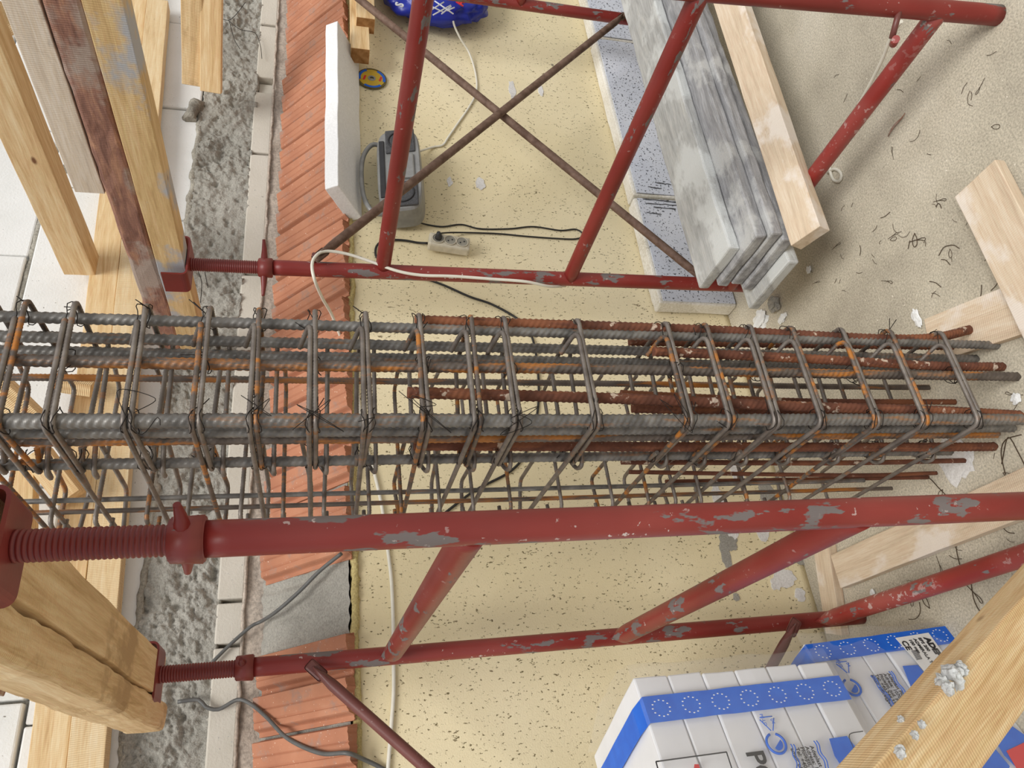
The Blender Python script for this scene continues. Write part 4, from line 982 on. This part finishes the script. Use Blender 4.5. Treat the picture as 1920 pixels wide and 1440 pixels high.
cable('power_cord', [pp+Vector((0, 0, 0.004)), onY(830, 437, Y_-.05), onY(860, 436, Y_-.01), onY(930, 438, Y_), onY(985, 443, Y_), onY(1040, 447, Y_), onY(1080, 448, Y_), onY(1093, 440, Y_), onY(1080, 430, Y_), onY(1050, 432, Y_), onY(1000, 425, Y_), onY(955, 429, Y_), onY(900, 429, Y_), onY(865, 421, Y_), onY(830, 425, Y_), onY(800, 421, Y_), onY(776, 414, Y_-.04)], 0.0032, 'cable_black', 'thin black looping cord', 'cord', parent=rad)
cable('supply_cable', [onY(802, 456, Y_-.01), onY(783, 455, Y_), onY(760, 451, Y_), onY(735, 450, Y_), onY(712, 455, Y_), onY(704, 470, Y_), onY(712, 488, Y_), onY(760, 510, Y_), onY(825, 532, Y_), onY(880, 556, Y_), onY(925, 572, Y_), onY(975, 602, Y_), onY(1000, 640, Y_), onY(1010, 720, Y_), onY(1005, 790, Y_), onY(985, 850, Y_), onY(955, 885, Y_), onY(890, 920, Y_), onY(830, 965, Y_)], 0.0042, 'cable_black', 'black cable', 'cable', parent=ps)
cable('antenna_cable', [onY(786, 284, Y_-.02), onY(812, 276, Y_), onY(830, 272, Y_), onY(840, 258, Y_), onY(858, 232, Y_), onY(880, 200, Y_), onY(893, 172, Y_), onY(892, 140, Y_), onY(880, 100, Y_-.02), onY(862, 70, Y_-.06), onY(850, 40, Y_-.09), onY(858, 20, Y_-.10), onY(890, 0, Y_-.10), onY(930, -20, Y_-.1)], 0.0045, 'cable_white', 'white cable curving from the radio up over the blue bag', 'cable')
# cutting disc on a nail
dc = onY(697, 148, YP-0.006); ds = thing('cutting_disc', 'round yellow and blue cutting disc leaning on the yellow wall', 'cutting disc', tuple(dc))
def disc(r0, r1, y, mat, name, th=0.0015, par=None, a0=0, a1_=2*math.pi, n=48):
    v, f = [], []
    for i in range(n+1):
        a = a0+(a1_-a0)*i/n
        for rr in (r0, r1):
            for t_ in (0, th): v.append((dc.x+rr*math.cos(a), y-t_, dc.z+rr*math.sin(a)))
    for i in range(n): a = i*4; c = a+4; f += [(a+1, a+3, c+3, c+1), (a, c, c+2, a+2), (a, a+1, c+1, c), (a+2, c+2, c+3, a+3)]
    return mkobj(name, mesh(name, v, f), MAT[mat], par or ds)
disc(0.011, 0.0625, dc.y, 'disc_grit', 'abrasive_body', 0.003); disc(0.016, 0.053, dc.y-0.003, 'ink_yellow', 'paper_face', 0.0006)
for a0 in (0.4, 2.5, 4.4): disc(0.046, 0.057, dc.y-0.0036, 'ink_blue', 'blue_band', 0.0005, None, a0, a0+1.4, 20)
disc(0.009, 0.016, dc.y-0.003, 'radio', 'centre_ring', 0.0015)
for (dx, dz) in ((0.0, 0.03), (0.0, -0.036)):
    me = bm2me('red_letters', box_bm(-0.014, 0.014, -0.0005, 0.0, -0.004, 0.004)); mkobj('red_print', me, MAT['ink_red'], ds, Matrix.Translation((dc.x+dx, dc.y-0.0042, dc.z+dz)) @ Matrix.Rotation(0.3, 4, 'Y'))
# blue bag
bc = onY(812, -30, 2.06); bag = thing('blue_bag', 'blue plastic bag with white lattice print hanging at the top edge', 'bag', tuple(bc))
b = bmesh.new(); bmesh.ops.create_uvsphere(b, u_segments=64, v_segments=48, radius=1)
for v_ in b.verts:
    q = v_.co.copy(); e = 0.5
    s = Vector([math.copysign(abs(t_)**0.75, t_) for t_ in q]); d_ = noise.fractal(q*1.8+Vector((3, 1, 7)), 1, 2, 3)*0.14+noise.noise(Vector((q.x*3, q.y*2, q.z*11)))*0.05
    v_.co = Vector((s.x*0.25, s.y*0.07, s.z*0.245))*(1+d_)
mkobj('bag_body', bm2me('bag_body', b, True), MAT['bag'], bag, Matrix.Translation(bc))
def onbag(px, py, off_=0.0):
    p = onY(px, py, bc.y-0.078); return p
for sg in [((800, 8), (830, 22)), ((800, 24), (832, 4)), ((812, 28), (845, 10)), ((815, 2), (850, 26)), ((796, 14), (806, 26)), ((828, 26), (846, 12)), ((838, 20), (852, 14))]:
    p, q = onbag(*sg[0]), onbag(*sg[1]); mkobj('white_lattice_print', sweep('white_lattice_print', [p, q], 0.003, 6), MAT['ink_white'], bag)
bm_ = Matrix.Identity(4)
def wtext(o, s, p, size, mat, name, rot):
    cu = bpy.data.curves.new(name, 'FONT'); cu.body = s; cu.size = size; cu.extrude = 0.002; cu.offset = 0.001
    tmp = bpy.data.objects.new('tmp', cu); COL.objects.link(tmp); dg = bpy.context.evaluated_depsgraph_get(); me = bpy.data.meshes.new_from_object(tmp.evaluated_get(dg)); bpy.data.objects.remove(tmp); me.materials.clear()
    return mkobj(name, me, MAT[mat], o, Matrix.Translation(p) @ Matrix.Rotation(rot, 4, 'Y') @ Matrix.Rotation(math.pi/2, 4, 'X'))
wtext(bag, 'AE', onbag(868, 12), 0.05, 'ink_red', 'red_letters', 0.3); wtext(bag, 'S', onbag(755, 14), 0.05, 'ink_white', 'white_letter', 0.3)
# cable tied over the scaffold
ya = A[1]-0.038
cable('extension_cable', [onY(640, 636, YP-0.01), onY(622, 590, 2.04), onY(605, 560, 1.93), onY(590, 525, A[1]-.06), onY(585, 497, A[1]-.065), onY(592, 480, A[1]-.062), onY(610, 471, A[1]-.055), onY(650, 476, A[1]-.045), onY(700, 492, ya), onY(745, 508, ya), onY(790, 516, ya), onY(850, 518, ya), onY(920, 523, ya), onY(985, 528, ya), onY(1030, 537, A[1]-.01), onY(1060, 536, A[1]+.03)], 0.0048, 'cable_white', 'white cable looped over the brace pin and along the far red leg', 'cable')
cable('wall_cable', [onY(655, 640, Y_), onY(668, 700, Y_), onY(672, 750, Y_), onY(682, 820, Y_), onY(700, 880, Y_), onY(716, 950, Y_), onY(727, 1030, Y_), onY(734, 1090, Y_), onY(737, 1160, Y_), onY(738, 1240, Y_), onY(738, 1300, Y_), onY(733, 1370, Y_), onY(726, 1460, Y_)], 0.0055, 'cable_white', 'long white cable crossing the yellow wall behind the cage and left frame', 'cable')
tp = lambda px, py, t_: dep(px, py, t_)
def ontile(px, py, off_=0.012):
    n = Vector((0, -math.sin(TH), math.cos(TH))); P0 = Vector((0, yb, zb))+n*(0.014+off_); return onP(px, py, P0, n)
cable('grey_cable', [onY(333, 1316, YU-.03), onY(372, 1312, YU-.03), onY(385, 1325, YU-.03), onY(410, 1330, YU-.03), onY(445, 1312, YU-.04), onY(470, 1320, YU-.06), ontile(500, 1345), ontile(540, 1385), ontile(600, 1412), ontile(650, 1412, 0.016), onY(680, 1423, Y_-.02), onY(715, 1440, Y_), onY(760, 1470, Y_)], 0.0055, 'cable_grey', 'grey cable wandering from the concrete band over the lower clay tiles', 'cable')
cable('grey_cable', [onY(395, 1245, YU-.03), onY(430, 1210, YU-.03), onY(470, 1175, YU-.04), onY(490, 1165, YU-.05), ontile(520, 1145), ontile(560, 1110), ontile(600, 1070), ontile(640, 1038)], 0.0055, 'cable_grey', 'dark grey cable slanting up across the bare mortar bed', 'cable')
# cable coil near the foot of the right frame
lc = [(1690, 40), (1672, 66), (1655, 110), (1630, 160), (1600, 215), (1560, 290), (1556, 315), (1562, 336), (1573, 340), (1578, 330), (1573, 320), (1562, 317), (1552, 324)]
P = []
for i, (a_, b_) in enumerate(lc):
    k_ = min(1, i/5); tf = H/-(ray(a_, b_)[2]); P.append(dep(a_, b_, (1.87+0.012*i)*(1-k_)+(tf-0.008)*k_))
cable('hanging_cable', P, 0.0048, 'cable_white', 'white cable hanging from the pin near the frame foot, ending in a small loop', 'cable')

# ------------------------------------------------------------------ floor litter
random.seed(5)
def free(px, py):
    if 1450 < px < 1920 and 560 < py < 760: return px > 1780
    return True
spots = []
while len(spots) < 104:
    if random.random() < 0.6: px, py = random.uniform(1520, 1915), random.uniform(380, 620)
    elif random.random() < 0.5: px, py = random.uniform(1700, 1915), random.uniform(740, 1140)
    else: px, py = random.uniform(1450, 1915), random.uniform(60, 380)
    if py < 420 and px < 1540: continue
    if free(px, py): spots.append((px, py))
kinds = []
for i in range(7):
    if i == 0: pts = [(0, 0), (0.02, 0.004), (0.04, 0.0)]
    elif i == 1: pts = [(0, 0), (0.012, 0.010), (0.03, 0.012)]
    elif i == 2: pts = [(0.05, 0.0), (0.02, 0.001), (0, 0.0), (-0.012, 0.005), (-0.006, 0.010), (0.008, 0.004), (0.03, 0.0)]
    elif i == 3: pts = [(0, 0), (0.022, -0.002)]
    elif i == 4: pts = [(0.03, 0), (0.015, 0.007), (0, 0.006), (-0.005, 0), (0, -0.006), (0.015, -0.007), (0.03, 0)]
    elif i == 5: pts = [(0, 0), (0.02, 0.012), (0.045, 0.006), (0.06, -0.01)]
    else: pts = [(0, 0), (0.01, 0.0), (0.016, 0.006), (0.01, 0.012)]
    P = catmull([(a_, b_, 0.0016+0.001*(q % 2)) for q, (a_, b_) in enumerate(pts)], 0.004); kinds.append(sweep('wire_offcut', P, 0.0009, 5)); kinds[-1].materials.append(MAT['offcut'])
kn = ['short gently bowed', 'short kinked', 'looped and twisted', 'tiny straight', 'closed drop-shaped', 'long curved', 'small hooked']
marks = {(1560, 420): 'in front of the plank ends', (1718, 590): 'beside the elongated white flake', (1845, 330): 'by the corner of the thick floor plank', (1675, 235): 'near the brown wood splinter',
 (1868, 60): 'beside the foot of the near right leg', (1572, 340): 'by the small white cable loop', (1520, 510): 'near the lone foam chip', (1530, 130): 'beside the beige plank, above the low rung', (1790, 200): 'on the open floor right of the low rung',
 (1860, 590): 'on the thin pale floor board', (1885, 790): 'just below the cage foot', (1770, 930): 'beside the flat beige board', (1850, 1110): 'between the low left rung and the packs', (1640, 430): 'on the open floor midway to the floor plank', (1740, 470): 'left of the thick floor plank', (1620, 560): 'just above the cage edge bars'}
cnt = {}
for i, (px, py) in enumerate(spots):
    mk = min(marks, key=lambda q: (q[0]-px)**2+(q[1]-py)**2); kd = cnt.get(mk, 0) % 7; turn = cnt.get(mk, 0)//7; cnt[mk] = cnt.get(mk, 0)+1
    p = onZ(px, py, 0.001); o = bpy.data.objects.new('wire_offcut', kinds[kd]); COL.objects.link(o)
    sc_ = (random.uniform(0.6, 0.75), random.uniform(0.95, 1.1), random.uniform(0.4, 0.48))[min(turn, 2)]
    o.matrix_world = Matrix.Translation(p) @ Matrix.Rotation(random.uniform(0, 6.28), 4, 'Z') @ Matrix.Scale(sc_, 4)
    props(o, ('', 'larger ', 'smaller ')[min(turn, 2)]+kn[kd]+' wire offcut '+marks[mk], 'wire', 'tie wire offcuts scattered on the floor')
for i, (pts, lab) in enumerate([([(1878, 870), (1890, 820), (1910, 850), (1925, 880)], 'long loose curl of wire at the cage foot'), ([(1885, 890), (1877, 850), (1885, 825), (1915, 815)], 'big open loop of wire beside the cage foot at the photo edge'),
        ([(1715, 890), (1740, 895), (1760, 915), (1775, 930)], 'long bowed wire on the floor below the cage'), ([(1795, 985), (1792, 1020), (1800, 1060), (1812, 1085)], 'thin upright-curved wire near the red leg'), ([(1820, 1090), (1828, 1130), (1850, 1165)], 'curved wire by the foot of the near leg')]):
    mkobj_ = mkobj('loose_wire', sweep('loose_wire', catmull([onZ(a_, b_, 0.004) for a_, b_ in pts], 0.01), 0.0012, 5), MAT['offcut']); props(mkobj_, lab, 'wire')
def chip(px, py, r_, lab, mat='chip', sq=(1, 1, .35), z=0.006, name='foam_chip'):
    o = lump(None, onZ(px, py, z), r_, px, mat, name, sq); props(o, lab, 'debris')
chip(1516, 506, 0.012, 'small white polystyrene chip alone on the floor near the plank ends')
chip(1466, 597, 0.020, 'white foam flake beside the grey lump at the plank ends', sq=(.7, 1.2, .3)); chip(1718, 596, 0.017, 'white elongated flake just above the cage, near its foot', sq=(1.6, .7, .25))
chip(1425, 600, 0.034, 'white crumbled foam piece under the bottom grey plank', sq=(1, 1.2, .35)); chip(1450, 570, 0.026, 'grey cement lump by the plank ends', 'concrete', (1, 1, .6), 0.012, 'cement_lump')
chip(1636, 1112, 0.010, 'small white speck-like chip on the floor near the flat board'); chip(1905, 748, 0.012, 'flat white crumb at the cage foot by the photo edge')
o = lump(None, onZ(1790, 862, 0.002), 0.05, 3, 'patch', 'dust_patch', (1.2, 1, .05)); props(o, 'patch of pale cement dust under the ends of the cage bars', 'debris', kind='stuff')
tw = onZ(1680, 228, 0.004); mkobj_ = mkobj('twig', sweep('twig', catmull([onZ(1665, 256, .004), onZ(1675, 238, .006), onZ(1690, 222, .005), onZ(1697, 212, .006)], .01), 0.003, 7, rfun=lambda s, t: 1.2-abs(s-.45)*1.6), MAT['bark']); props(mkobj_, 'thin brown twig-like wood splinter on the floor', 'splinter')
# wires poking from the concrete band
for i, (pts, lab) in enumerate([([(460, 5), (440, 30), (428, 38), (415, 35)], 'thin wire end sticking out of the concrete band near the photo top'), ([(428, 38), (450, 55), (478, 62), (488, 85), (491, 110)], 'long drooping wire hanging from the concrete band over the thin blocks'), ([(430, 40), (440, 75), (450, 92)], 'short wire hook in the concrete band'), ([(372, 510), (378, 530), (376, 568)], 'dark wire hanging beside the right jack'), ([(384, 510), (390, 540)], 'second dark wire beside the right jack')]):
    o = mkobj('wall_wire', sweep('wall_wire', catmull([onY(a_, b_, YU-.03) for a_, b_ in pts], .01), 0.0014, 5), MAT['wire']); props(o, lab, 'wire')
